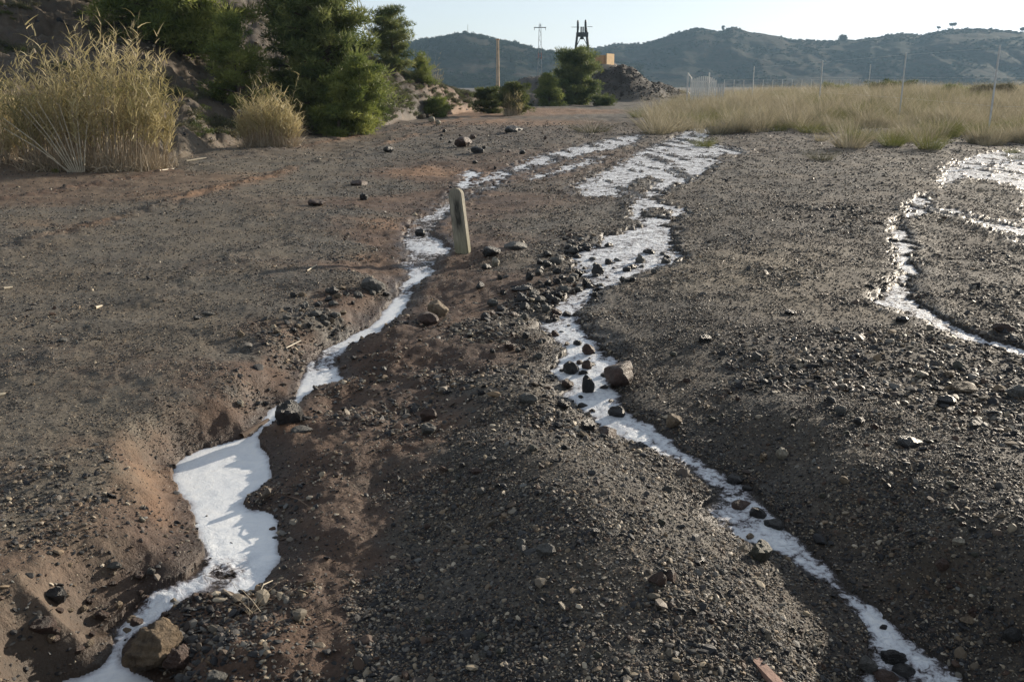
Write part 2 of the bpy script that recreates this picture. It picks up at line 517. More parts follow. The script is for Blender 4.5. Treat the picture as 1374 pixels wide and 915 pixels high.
# stream outlines traced along their banks: (kind, points)
STREAMS = [
 ('main', [(60,930),(110,905),(138,890),(150,862),(140,850),(160,830),(185,805),(205,790),(250,775),(270,752),(272,735),(262,705),(255,680),(243,664),(232,648),(234,630),(250,611),
   (288,597),(318,590),(340,583),(354,564),(370,545),(395,535),(400,515),(405,495),(425,475),(445,465),(470,450),(495,440),(505,425),(520,410),(530,395),(532,385),(548,372),(538,355),
   (548,345),(543,330),(543,310),(560,295),(580,285),(600,270),(608,255),(618,240),(630,228),(642,235),(628,250),(614,268),(602,285),(592,300),(582,315),(600,325),(603,340),(584,350),
   (580,370),(560,385),(550,400),(540,420),(515,440),(505,455),(475,460),(462,475),(455,490),(458,508),(440,518),(420,522),(405,535),(395,545),(370,560),(362,572),(353,574),(345,586),(350,594),
   (355,605),(365,620),(365,640),(350,655),(330,668),(332,682),(355,686),(368,700),(372,730),(375,752),(365,775),(345,790),(310,800),(280,797),(255,803),(235,815),(210,835),(180,855),
   (170,870),(167,890),(185,905),(215,930)]),
 ('braid', [(628,250),(655,236),(690,222),(720,211),(760,200),(800,191),(840,183),(862,181),(857,190),(835,198),(800,204),(770,213),(735,223),(700,233),(665,241),(640,251)]),
 ('braid', [(620,264),(645,252),(672,240),(676,246),(650,258),(625,268)]),
 ('braid', [(708,240),(760,222),(800,211),(816,210),(775,228),(720,242)]),
 ('braid', [(910,182),(930,171),(960,176),(948,192),(985,198),(1005,204),(985,212),(970,208),(955,228),(930,241),(905,250),(880,262),(870,268),(850,263),(830,264),(780,263),(772,250),(800,235),
   (830,222),(850,208),(880,195)]),
 ('mixed', [(848,268),(872,266),(905,278),(922,286),(895,300),(880,303),(906,310),(903,330),(912,345),(905,354),(880,362),(850,372),(840,380),(803,395),(796,408),(778,420),(782,438),(800,455),
   (815,475),(832,488),(824,505),(835,540),(850,560),(880,572),(915,600),(960,628),(990,643),(1010,650),(1020,665),(1032,682),(1062,715),(1102,750),(1150,797),(1190,828),(1230,862),(1300,925),
   (1130,925),(1160,895),(1166,862),(1152,832),(1130,806),(1110,790),(1075,765),(1040,742),(1010,730),(985,720),(960,700),(945,682),(962,665),(950,650),(925,632),(900,617),(870,602),(840,590),
   (815,580),(790,560),(765,540),(750,510),(745,490),(757,470),(735,452),(722,438),(745,425),(745,410),(768,395),(790,380),(780,368),(765,350),(785,335),(815,318),(845,310),(868,303),(845,292),(850,280)]),
 ('mixed', [(1200,308),(1217,312),(1222,340),(1228,368),(1217,388),(1242,410),(1290,440),(1340,459),(1400,476),(1400,488),(1330,467),(1280,452),(1230,427),(1190,412),(1176,400),(1195,385),(1206,365),(1200,340)]),
 ('braid', [(1200,302),(1222,276),(1235,262),(1268,258),(1262,235),(1280,220),(1320,207),(1362,202),(1400,212),(1400,330),(1350,317),(1310,299),(1270,290),(1240,288),(1215,294)]),
]
ISL = [[(850,257),(854,245),(870,236),(880,240),(872,252),(862,262)], [(862,284),(880,279),(902,286),(888,293),(870,292)],
       
       [(1240,270),(1300,240),(1374,258),(1374,300),(1320,290)]]


def poly_world(pts):
    p = np.array(pts, float)
    p0, p2, p3 = np.roll(p, 1, 0), np.roll(p, -1, 0), np.roll(p, -2, 0)      # rounded through the traced points
    q = []
    for t in (0, 1 / 3, 2 / 3):
        q.append(0.5 * (2 * p + (p2 - p0) * t + (2 * p0 - 5 * p + 4 * p2 - p3) * t * t + (3 * p - p0 - 3 * p2 + p3) * t ** 3))
    p = np.stack(q, 1).reshape(-1, 2)
    z = np.zeros(len(p))
    for _ in range(6):
        x, y = unproj(p[:, 0], p[:, 1], z)
        z = tps_eval(FIT_WL, x, y)
    return np.stack([x, y], 1)


def sdf_poly(poly, x, y):
    a, b = poly, np.roll(poly, -1, 0)
    best = np.full(len(x), 1e9)
    ins = np.zeros(len(x), bool)
    for (ax, ay), (bx, by) in zip(a, b):
        ex, ey = bx - ax, by - ay
        l2 = ex * ex + ey * ey + 1e-12
        t = np.clip(((x - ax) * ex + (y - ay) * ey) / l2, 0, 1)
        d = (x - ax - t * ex) ** 2 + (y - ay - t * ey) ** 2
        best = np.minimum(best, d)
        c = ((ay > y) != (by > y)) & (x < (bx - ax) * (y - ay) / (by - ay + 1e-15) + ax)
        ins ^= c
    d = np.sqrt(best)
    return np.where(ins, -d, d)


SW = [(k, poly_world(p)) for k, p in STREAMS]
IW = [poly_world(p) for p in ISL]


def stream_sd(x, y):
    """returns signed distance to water (noisy shore), and braidness 0..1"""
    sh = x.shape
    x, y = x.ravel(), y.ravel()
    wob = np.clip(y / 9.0, 0.25, 2.2)
    nz = (0.028 * fbm(x, y, 0.16, 4, 31) * 2.4 + 0.03 * fbm(x, y, 0.6, 2, 5)) * wob
    sd = np.full(len(x), 9.0)
    br = np.zeros(len(x))
    for k, P in SW:
        m = (x > P[:, 0].min() - .8) & (x < P[:, 0].max() + .8) & (y > P[:, 1].min() - .8) & (y < P[:, 1].max() + .8)
        idx = np.nonzero(m)[0]
        if len(idx) == 0: continue
        d = sdf_poly(P, x[idx], y[idx])
        if k == 'braid': b = np.ones(len(idx))
        elif k == 'mixed': b = ss(4.2, 7.5, y[idx]) * 0.75
        else: b = ss(7.5, 12, y[idx]) * 0.6
        upd = d < sd[idx]
        br[idx] = np.where(upd, b, br[idx])
        sd[idx] = np.minimum(sd[idx], d)
    for P in IW:
        m = (x > P[:, 0].min() - .3) & (x < P[:, 0].max() + .3) & (y > P[:, 1].min() - .3) & (y < P[:, 1].max() + .3)
        idx = np.nonzero(m)[0]
        if len(idx) == 0: continue
        d = sdf_poly(P, x[idx], y[idx])
        sd[idx] = np.maximum(sd[idx], -d)
    nz = nz * (1 + 1.6 * br)
    return (sd + nz * (np.abs(sd) < 0.8)).reshape(sh), br.reshape(sh)


# foot of the left bank (picture column -> row) and its ridge (column -> pixels above the horizon)
BK_U = np.array([-900, -300, 0, 120, 235, 330, 400, 515, 570, 620, 680, 720], float)
BK_V = np.array([250, 245, 232, 224, 212, 192, 183, 168, 158, 152, 146, 142], float)
RG_E = np.array([190, 180, 165, 160, 155, 140, 95, 26, 6, -12, -16, -24], float)
RG_R = np.array([46, 46, 46, 48, 50, 54, 52, 50, 52, 60, 66, 70], float)
_fx, _fy = unproj(BK_U, BK_V, 0.0)
BK_A = azr(BK_U, 130)
BK_R = np.hypot(_fx, _fy)
BK_Z = np.maximum(CAMH + elev(RG_E) * RG_R, 0.25)


def bank(x, y):
    a = x / np.maximum(y, 0.5)
    r = np.hypot(x, y)
    f, rr, zz = np.interp(a, BK_A, BK_R), np.interp(a, BK_A, RG_R), np.interp(a, BK_A, BK_Z)
    f = f + 0.7 * fbm(x, y, 3.0, 3, 77)
    t = np.clip((r - f) / (rr - f), 0, 1)
    st_ = ss(azr(400), azr(500), a)
    p = (0.72 * t ** 0.95 + 0.28 * ss(0, 1, t)) * st_ + (0.3 * t + 0.7 * t ** 1.5) * (1 - st_)
    step = (0.12 + 0.14 * ss(azr(480), azr(560), a)) * ss(0, 0.7, r - f) * (r > f)           # cut foot
    z = (zz - 0.3).clip(0) * p + step
    rough = fbm(x, y, 3.5, 5, 40) * 0.55 * ss(0, 3, r - f) * ss(0.2, 3, zz)
    z = z + rough + ss(0, 1, r - f) * fbm(x, y, 0.9, 5, 44, 0.6) * 0.30
    z = z * (1 - ss(azr(700), azr(745), a)) * (1 - ss(rr + 6, rr + 60, r) * ss(azr(420), azr(640), a))
    return np.where(r > f, z, 0) * (y > 2)


def mounds(x, y):
    def g(cx, cy, sx, sy, h, p=1.0, rot=0.0):
        c, s = math.cos(rot), math.sin(rot)
        dx, dy = (x - cx) * c + (y - cy) * s, -(x - cx) * s + (y - cy) * c
        q = np.sqrt((dx / sx) ** 2 + (dy / sy) ** 2)
        return h * (1 - ss(0, 1, q)) if p == 1 else h * np.clip(1 - q ** p, 0, 1)
    rg = fbm(x, y, 2.4, 5, 9, 0.62)
    z = g(azr(834) * 100, 104, 6.6, 10, 3.7, 1.35) * (1 + 0.20 * rg)
    z = np.maximum(z, g(azr(876) * 104, 106, 5.2, 9, 2.0, 1.2) * (1 + 0.25 * rg))
    z = np.maximum(z, g(azr(800) * 205, 205, 9.5, 22, 6.3, 3.0) * (1 + 0.10 * fbm(x, y, 4, 5, 4, 0.6)))
    z = np.maximum(z, g(azr(725) * 150, 150, 6, 12, 2.9, 3) * (1 + 0.15 * fbm(x, y, 3, 5, 14, 0.6)))
    z = np.maximum(z, g(azr(712) * 88, 80, 4, 3.0, 0.7))
    return z


def base_height(x, y):
    near = np.clip(tps_eval(FIT_BASE, x, y), -0.55, 0.14)
    fade = 1 - ss(16, 32, y)
    z = near * fade
    a = x / np.maximum(y, 0.5)
    z = z + 0.75 * ss(24, 62, y) * ss(azr(860), azr(1150), a) * (1 - 0.6 * ss(100, 200, y))
    z = z + 0.1 * ss(70, 130, y)
    return z


BERMS = [[(-200, 390), (0, 335), (200, 283), (330, 245), (450, 212), (560, 182), (680, 160)], [(-200, 300), (0, 268), (180, 240), (300, 212), (420, 195), (540, 172), (690, 150)],
         [(-200, 600), (60, 470), (300, 360), (480, 280), (590, 215), (680, 178)]]
BERMW = [np.stack(unproj(*np.array(b, float).T), 1) for b in BERMS]


def berm(x, y):
    sh = x.shape; x, y = x.ravel(), y.ravel(); out = np.zeros(len(x))
    idx = np.nonzero((y < 50) & (x < 2.0) & (y > 2))[0]
    X_, Y_ = x[idx], y[idx]
    for P, wgt in zip(BERMW, (1.0, 0.9, 0.5)):
        best = np.full(len(idx), 1e9)
        for (ax, ay), (bx, by) in zip(P[:-1], P[1:]):
            ex, ey = bx - ax, by - ay
            t = np.clip(((X_ - ax) * ex + (Y_ - ay) * ey) / (ex * ex + ey * ey), 0, 1)
            best = np.minimum(best, (X_ - ax - t * ex) ** 2 + (Y_ - ay - t * ey) ** 2)
        d = np.sqrt(best) + 0.12 * fbm(X_, Y_, 0.8, 3, 130)
        out[idx] = np.maximum(out[idx], wgt * np.exp(-(d / 0.22) ** 2))
    return out.reshape(sh)


def height(x, y, full=False):
    z = base_height(x, y)
    sd, br = stream_sd(x, y)
    wl = np.full(x.shape, -9.0)
    nearm = sd < 0.8
    wl[nearm] = tps_eval(FIT_WL, x[nearm], y[nearm])
    fade = 1 - ss(16, 32, y)
    wl = np.where(nearm, wl * np.where(fade > 0, 1, 0) * 1.0, wl)
    mud = np.clip(idw_eval(CW, CT[:, 3], x, y), 0, 1)
    # relief noise
    far = ss(8, 30, y)
    lump = fbm(x, y, 0.55, 4, 3) * (0.022 + 0.03 * far) + fbm(x, y, 2.6, 3, 8) * (0.02 + 0.09 * far)
    micro = fbm(x, y, 0.10, 3, 21) * (0.006 + 0.008 * mud) * (1 - far)
    rid = (0.5 - np.abs(fbm(x, y * 0.8, 0.38, 4, 61))) * 2
    mudz = mud * (1 - ss(8, 16, y)) * ((rid - 0.5) * 0.014 + fbm(x, y, 0.45, 5, 90) * 0.034)
    east = ss(0.0, 0.5, (x + 0.22 * y + 0.0))            # rougher mud on the ridge side of the left stream
    nz = lump + micro + mudz * (0.45 + 0.9 * ss(-1.4, -0.6, x / np.maximum(y * 0.35, 1)))
    tracks = 0.045 * berm(x, y) * (0.6 + 1.2 * fbm(x, y, 0.25, 4, 120))
    g0 = z + nz + tracks
    # pull ground to water level at the shore
    S = 1 - ss(0.0, 0.26, sd)
    shore = wl + 0.012 + 0.25 * np.clip(sd, 0, 1) + 0.35 * nz
    out = g0 + (np.maximum(shore, wl + 0.004) - g0) * S
    inside_main = wl - 0.004 - 0.04 * ss(0, 0.2, -sd) + 0.3 * micro
    inside_braid = wl - 0.014 - 0.022 * (br < 0.9) + fbm(x + 0.10 * y, y * 0.13, 0.42, 4, 58) * 0.075 + (fbm(x, y, 0.30, 4, 55) * 0.035 + fbm(x, y, 0.10, 2, 57) * 0.022) * (1 + 0.5 * ss(9, 20, y))
    ins = inside_main * (1 - br) + inside_braid * br
    g = np.where(sd < 0, ins, np.where(nearm, out, g0))
    b = bank(x, y)
    g = g + b + mounds(x, y)
    # ruts of the road at far left
    if full:
        return g, sd, br, wl, mud, b
    return g


# ------------------------------------------------------------------ ground grid (fine near, coarser far)
def grid_axes():
    r = [0.7]
    while r[-1] < 120:
        d = r[-1]
        k = 0.012 if d < 1.7 else min(max(1.45 * d / 1456, 0.0030), 0.0075)
        r.append(d * (1 + k))
    while r[-1] < 1700:
        r.append(r[-1] * 1.022)
    a = np.concatenate([np.linspace(-1.6, -0.64, 55)[:-1], np.linspace(-0.64, 0.64, 700), np.linspace(0.64, 1.6, 55)[1:]])
    return np.array(r), a


GR, GA = grid_axes()
AA, RR = np.meshgrid(GA, GR)
GX, GY = AA * RR, RR.copy()
GZ, GSD, GBR, GWL, GMUD, GBK = height(GX, GY, True)
nr, nc = GX.shape


def gsample(arr, x, y):
    x, y = np.asarray(x, float), np.asarray(y, float)
    yy = np.clip(y, GR[0] + 1e-4, GR[-1] - 1e-3)
    fi = np.interp(yy, GR, np.arange(nr)); fj = np.interp(x / yy, GA, np.arange(nc))
    i, j = np.minimum(fi.astype(int), nr - 2), np.minimum(fj.astype(int), nc - 2)
    a, b = fi - i, fj - j
    return (arr[i, j] * (1 - b) + arr[i, j + 1] * b) * (1 - a) + (arr[i + 1, j] * (1 - b) + arr[i + 1, j + 1] * b) * a


GTOP = np.where((GSD < 0) & (GWL > -5), np.maximum(GZ, GWL - 0.01), GZ)
def gz(x, y): return gsample(GZ, x, y)
def gtop(x, y): return gsample(GTOP, x, y)


def at(px, py):
    """first hit of the sight line through a picture point with the terrain"""
    dx, dy, dz = (float(v) for v in ray(px, py))
    t = np.geomspace(1.0, 900, 6000)
    x, y, z = dx * t, dy * t, CAMH + dz * t
    h = gtop(x, y)
    k = np.nonzero(z < h)[0]
    if len(k) == 0: return None
    k = k[0]
    return Vector((x[k], y[k], float(h[k]))), float(t[k])


def colx(px, y, py=115.0):
    return float(azr(px, py)) * y


ii = (np.arange(nr - 1)[:, None] * nc + np.arange(nc - 1)[None]).astype(np.int32)
quads = np.stack([ii, ii + 1, ii + 1 + nc, ii + nc], -1).reshape(-1, 4)
ochre = np.zeros_like(GX)
def blob(px, py, r, amt):
    x, y = unproj(px, py, 0)
    w = warp(GX.ravel(), GY.ravel()); c = warp(np.array([x]), np.array([y]))[0]
    return (amt * np.exp(-((w[:, 0] - c[0]) ** 2 + (w[:, 1] - c[1]) ** 2) / (2 * r * r))).reshape(GX.shape)
for a_ in [(235,600,.035,.9),(215,650,.03,.8),(300,570,.03,.6),(375,540,.02,.6),(540,300,.05,.8),(500,340,.03,.6),(590,230,.06,.8),(200,265,.04,.6),(60,300,.05,.5),(330,235,.05,.5),
           (560,150,.12,.9),(680,150,.1,.8),(700,165,.1,.7),(20,640,.05,.4),(420,185,.1,.5),(300,250,.06,.4)]:
    ochre = ochre + blob(*a_)
ochre = np.clip(ochre + 0.36 * berm(GX, GY), 0, 1)
ochre = np.maximum(ochre, 0.26 * ss(0.1, 1.0, GBK) * (GX / GY < azr(640)))
pale = np.zeros_like(GX)
for a_ in [(1050,350,.10,.75),(980,380,.08,.5),(1100,420,.08,.5),(1180,500,.07,.3),(1300,600,.08,.25)]:
    pale = pale + blob(*a_)
_rd = 1 - ss(-0.14, -0.04, GX / GY - np.interp(GY, [2, 4, 7, 10, 30], [-.42, -.30, -.17, -.11, -.03]))
pale = np.maximum(pale, _rd * (0.46 - 0.2 * berm(GX, GY)))
wet = np.clip(1 - ss(0.0, 0.16 + 0.10 * fbm(GX, GY, 0.3, 3, 97), GSD), 0, 1) * 0.9 + 0.35 * GMUD * ss(0.3, 0.6, 0.5 + fbm(GX, GY, 1.0, 3, 99)) * (GY < 14)
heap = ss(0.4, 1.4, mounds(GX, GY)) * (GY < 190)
wet[GY > 60] = 0
_a = GX / GY
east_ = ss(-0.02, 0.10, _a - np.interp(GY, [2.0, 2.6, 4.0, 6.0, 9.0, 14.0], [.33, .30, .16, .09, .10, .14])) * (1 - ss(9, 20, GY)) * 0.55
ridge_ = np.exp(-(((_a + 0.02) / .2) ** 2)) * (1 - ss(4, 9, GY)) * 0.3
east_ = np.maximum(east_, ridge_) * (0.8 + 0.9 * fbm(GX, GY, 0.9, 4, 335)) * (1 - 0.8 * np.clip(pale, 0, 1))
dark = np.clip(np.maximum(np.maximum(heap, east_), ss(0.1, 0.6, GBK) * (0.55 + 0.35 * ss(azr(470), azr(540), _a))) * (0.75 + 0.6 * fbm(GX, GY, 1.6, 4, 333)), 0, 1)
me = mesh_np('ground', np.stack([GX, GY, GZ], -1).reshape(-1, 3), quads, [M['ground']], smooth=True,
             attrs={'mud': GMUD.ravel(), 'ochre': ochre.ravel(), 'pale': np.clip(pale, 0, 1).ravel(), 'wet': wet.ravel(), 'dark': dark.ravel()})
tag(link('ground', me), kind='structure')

# water sheets: streams that follow the falling channels
wm = (GSD < 0.02)
fm = (wm[:-1, :-1] | wm[1:, :-1] | wm[:-1, 1:] | wm[1:, 1:])
fq = quads[fm.ravel()]
used, inv = np.unique(fq.ravel(), return_inverse=True)
wx, wy, wsd, wbr, wwl = (a.ravel()[used] for a in (GX, GY, GSD, GBR, GWL))
rap = np.zeros(len(used))
def wblob(px, py, z, r):
    x, y = unproj(px, py, z)
    return np.exp(-((wx - x) ** 2 + (wy - y) ** 2) / (2 * r * r))
for (px, py, z, r) in [(165,850,-.38,.16),(200,815,-.36,.15),(240,795,-.31,.10),(300,800,-.3,.07),(420,500,-.22,.22),(560,360,-.15,.35),(570,310,-.08,.8),(600,270,-.07,.8),(540,400,-.18,.2)]:
    rap = np.maximum(rap, wblob(px, py, z, r))
rstream = ss(-0.1, 0.4, wx / wy + 0.12)
rough = np.clip(0.12 + 0.8 * rap + 0.55 * rstream + 0.5 * wbr, 0, 1.0)
foam = 0.88 - 0.48 * rap - 0.22 * rstream * (1 - wbr) - 0.30 * wbr + 0.0 * wx
foam = foam - 0.55 * (1 - ss(0.0, 0.035 + 0.05 * np.clip(fbm(wx, wy, 0.22, 3, 73) + 0.2, 0, 1), -wsd)) * (0.6 + 0.4 * rough) - 0.06 * ss(0.0, 1.0, rough) * (fbm(wx, wy, 0.35, 3, 72) + 0.3) * 2.2
for (px, py, z, r, a) in [(880,610,-.18,.15,-.0),(1165,880,-.3,.09,.3),(1200,860,-.3,.1,.15),(318,768,-.2,.03,-.22),(296,786,-.2,.035,-.34),(960,690,-.22,.12,-.12),(1040,700,-.22,.1,-.15)]:
    foam = foam + a * wblob(px, py, z, r)
wz = wwl + fbm(wx, wy, 0.07, 3, 71) * 0.012 * rough * (1 - wbr * 0.5)
me = mesh_np('milky_water', np.stack([wx, wy, wz], -1), inv.reshape(-1, 4), [M['water']], smooth=True, attrs={'foam': foam, 'rough': rough})
tag(link('water', me), kind='structure')


# ------------------------------------------------------------------ stones
def ico(sub):
    import bmesh
    bm = bmesh.new()
    bmesh.ops.create_icosphere(bm, subdivisions=sub, radius=1.0)
    V = np.array([v.co[:] for v in bm.verts]); Fc = np.array([[v.index for v in f.verts] for f in bm.faces])
    bm.free()
    return V, Fc


def rock_shape(sub, seed, cuts=9, flat=0.7, jag=0.0):
    g = np.random.default_rng(seed)
    V, Fc = ico(sub)
    for _ in range(cuts):
        n = g.normal(size=3); n /= np.linalg.norm(n)
        d = g.uniform(0.5, 0.85)
        s = V @ n
        V = V - np.outer(np.clip(s - d, 0, None), n) * 0.96
    if jag:
        q = V * 2.3 + seed
        V = V * (1 + jag * (vnoise(q[:, 0], q[:, 1] + q[:, 2] * 1.7, seed) + 0.5 * vnoise(q[:, 0] * 2.7 + q[:, 2], q[:, 1] * 2.7 - q[:, 2] * 1.3, seed + 3)))[:, None]
    V[:, 2] *= flat
    V /= np.abs(V).max()
    return V, Fc


def proto_collection(name, meshes):
    c = bpy.data.collections.new(name)
    for i, m in enumerate(meshes):
        o = bpy.data.objects.new('%s_%02d' % (name, i), m)
        c.objects.link(o)
    return c


def scatter(name, P, rot, scl, idx, coll, label=None):
    me = mesh_np(name, P, [], attrs={'rot': rot, 'scl': scl})
    a = me.attributes.new('idx', 'INT', 'POINT'); a.data.foreach_set('value', np.asarray(idx, np.int32))
    o = link(name, me)
    ng = bpy.data.node_groups.new(name + '_spread', 'GeometryNodeTree')
    ng.interface.new_socket('Geometry', in_out='INPUT', socket_type='NodeSocketGeometry')
    ng.interface.new_socket('Geometry', in_out='OUTPUT', socket_type='NodeSocketGeometry')
    gi, go = ng.nodes.new('NodeGroupInput'), ng.nodes.new('NodeGroupOutput')
    iop = ng.nodes.new('GeometryNodeInstanceOnPoints')
    ci = ng.nodes.new('GeometryNodeCollectionInfo')
    ci.inputs['Collection'].default_value = coll
    ci.inputs['Separate Children'].default_value = True
    ci.inputs['Reset Children'].default_value = True
    L = ng.links.new
    def na(n, t):
        k = ng.nodes.new('GeometryNodeInputNamedAttribute'); k.data_type = t; k.inputs['Name'].default_value = n
        return k.outputs['Attribute']
    e2r = ng.nodes.new('FunctionNodeEulerToRotation')
    L(na('rot', 'FLOAT_VECTOR'), e2r.inputs[0])
    L(gi.outputs[0], iop.inputs['Points'])
    L(ci.outputs[0], iop.inputs['Instance'])
    iop.inputs['Pick Instance'].default_value = True
    L(na('idx', 'INT'), iop.inputs['Instance Index'])
    L(e2r.outputs[0], iop.inputs['Rotation'])
    L(na('scl', 'FLOAT_VECTOR'), iop.inputs['Scale'])
    L(iop.outputs[0], go.inputs[0])
    md = o.modifiers.new('spread', 'NODES'); md.node_group = ng
    return o


M['heap_stone'] = rock_material('heap_stone', (0.045, 0.034, 0.027), 0.85)
small = []
for i in range(10):
    V, Fc = rock_shape(1 if i % 2 else 2, 100 + i, 8, [0.75, 0.5, 0.35, 0.6][i % 4])
    small.append(mesh_np('pebble', V, Fc, [M['stone']], smooth=False))
C_STONE = proto_collection('pebble_shape', small)
C_HEAP = proto_collection('rubble_shape', [mesh_np('rubble', *rock_shape(1, 140 + i, 8, 0.6), [M['heap_stone']]) for i in range(5)])

# gravel: density and size set by the ground it lies on
NG = 880000
gpx, gpy = rng.uniform(-260, 1640, NG), rng.uniform(165, 1010, NG)
keep = rng.random(NG) < np.where(gpy > 250, 1.0, 0.8)
gx, gy = unproj(gpx[keep], gpy[keep], 0)
g_sd, g_br, g_mud, g_bk = gsample(GSD, gx, gy), gsample(GBR, gx, gy), gsample(GMUD, gx, gy), gsample(GBK, gx, gy)
cl = 0.5 + fbm(gx, gy, 0.5, 4, 201)
cl2 = 0.5 + fbm(gx, gy, 2.0, 3, 205)
a_ = gx / gy
roadness = ss(0.0, -0.12, a_ - np.interp(gy, [2, 4, 7, 10, 30], [-.42, -.30, -.17, -.11, -.03])) if False else 1 - ss(-0.12, 0.0, a_ - np.interp(gy, [2, 4, 7, 10, 30], [-.42, -.30, -.17, -.11, -.03]))
dens = (1 - 0.82 * ss(0.35, 0.8, g_mud + 0.35 * (0.5 - cl))) * (0.34 + 0.8 * ss(0.36, 0.66, cl))
dens = np.where(g_sd < 0, np.where(g_br > 0.3, 0.5, 0.02), dens)
dens *= (1 - 0.55 * roadness) * (g_bk < 0.5)
dens = np.clip(dens, 0, 1)
k = rng.random(len(gx)) < dens
gx, gy, g_sd, g_br, cl2, road_k = gx[k], gy[k], g_sd[k], g_br[k], cl2[k], roadness[k]
n = len(gx)
depth = gy * math.cos(PITCH) + CAMH * math.sin(PITCH)
sz = 0.0044 * np.exp(rng.normal(0, 0.55, n))            # half size in metres
sz *= 1.0 - 0.35 * road_k
band = np.exp(-(((gx / gy - azr(1125)) / .05) ** 2 + ((gy - 12.3) / 1.3) ** 2)) + 0.8 * np.exp(-(((gx / gy - azr(775)) / .05) ** 2 + ((gy - 9.2) / 1.6) ** 2))
sz *= (0.7 + 0.8 * ss(0.4, 0.75, cl2)) * (1 + 1.6 * band)
sz = np.maximum(sz, depth * 0.00095)                     # far gravel: only the coarser stones are set out
big = rng.random(n) < 0.010
sz = np.where(big, sz * rng.uniform(1.5, 2.6, n), sz)
sz = np.minimum(sz, 0.035)
asp = rng.uniform(0.65, 1.35, (n, 3)); asp[:, 2] *= 0.8
scl = sz[:, None] * asp
P = np.stack([gx, gy, gz(gx, gy) + sz * rng.uniform(-0.25, 0.45, n)], 1)
rot = np.stack([rng.normal(0, 0.45, n), rng.normal(0, 0.45, n), rng.uniform(0, 6.28, n)], 1)
print('gravel', n)
o = scatter('gravel', P, rot, scl, rng.integers(0, 10, n), C_STONE)
tag(o, 'loose dark angular gravel covering the road, the ridge and the flats', 'gravel', kind='stuff')

# rubble of the spoil heaps
n = 9000
gy = rng.uniform(92, 225, n); gy = np.where(rng.random(n) < .6, rng.uniform(92, 116, n), gy); gx = azr(rng.uniform(690, 930, n)) * gy
k = mounds(gx, gy) > 0.25
gx, gy = gx[k], gy[k]; n = len(gx)
sz = 0.065 * np.exp(rng.normal(0, .5, n))
o = scatter('heap_rubble', np.stack([gx, gy, gz(gx, gy)], 1), rng.uniform(0, 3, (n, 3)), sz[:, None] * rng.uniform(.6, 1.3, (n, 3)), rng.integers(0, 5, n), C_HEAP)
tag(o, 'coarse dark rubble covering the spoil heaps below the headframe', 'rubble', kind='stuff')

# named stones
ROCKM = {}
def rock_mesh(style, seed, mat):
    key = (style, seed % 4, mat)
    if key not in ROCKM:
        if style == 'craggy': V, Fc = rock_shape(5, 360 + seed % 4, 10, 0.75, 0.28)
        elif style == 'round': V, Fc = rock_shape(4, 300 + seed % 4, 14, 0.7, 0.10)
        elif style == 'slab': V, Fc = rock_shape(3, 320 + seed % 4, 9, 0.32, 0.10)
        else: V, Fc = rock_shape(3, 340 + seed % 4, 7, 0.85, 0.16)
        ROCKM[key] = mesh_np('rock_' + style, V, Fc, [M['rock_' + mat]], smooth=(style in ('round', 'craggy')))
    return ROCKM[key]


def rock(name, px, py, w, h, style, mat, label, cat='rock', group=None, rz=None, seed=None, sink=0.3, tilt=None):
    hit = at(px, py)
    if hit is None: return None
    p, t = hit
    t = t * 1.0
    seed = int(px * 7 + py) if seed is None else seed
    me = rock_mesh(style, seed, mat)
    ww, hh = w / F * t / 2, h / F * t / 2
    dd = (ww * 0.85 + hh * 0.15) * (0.8 + 0.4 * ((seed * 37) % 10) / 10)
    zmax = max(v.co.z for v in me.vertices)
    o = link(name, me, loc=(p.x, p.y + dd * 0.5, 0), rot=(0, 0, ((seed * 53) % 60 - 30) / 57.3 if rz is None else rz),
             scale=(ww * 1.05, dd, hh / zmax * 1.15))
    if tilt: o.rotation_euler = (tilt[0], tilt[1], o.rotation_euler[2])
    o.location.z = float(gtop(p.x, p.y + dd * 0.5)) + hh * (1 - sink) * 0.9
    return tag(o, label, cat, group)


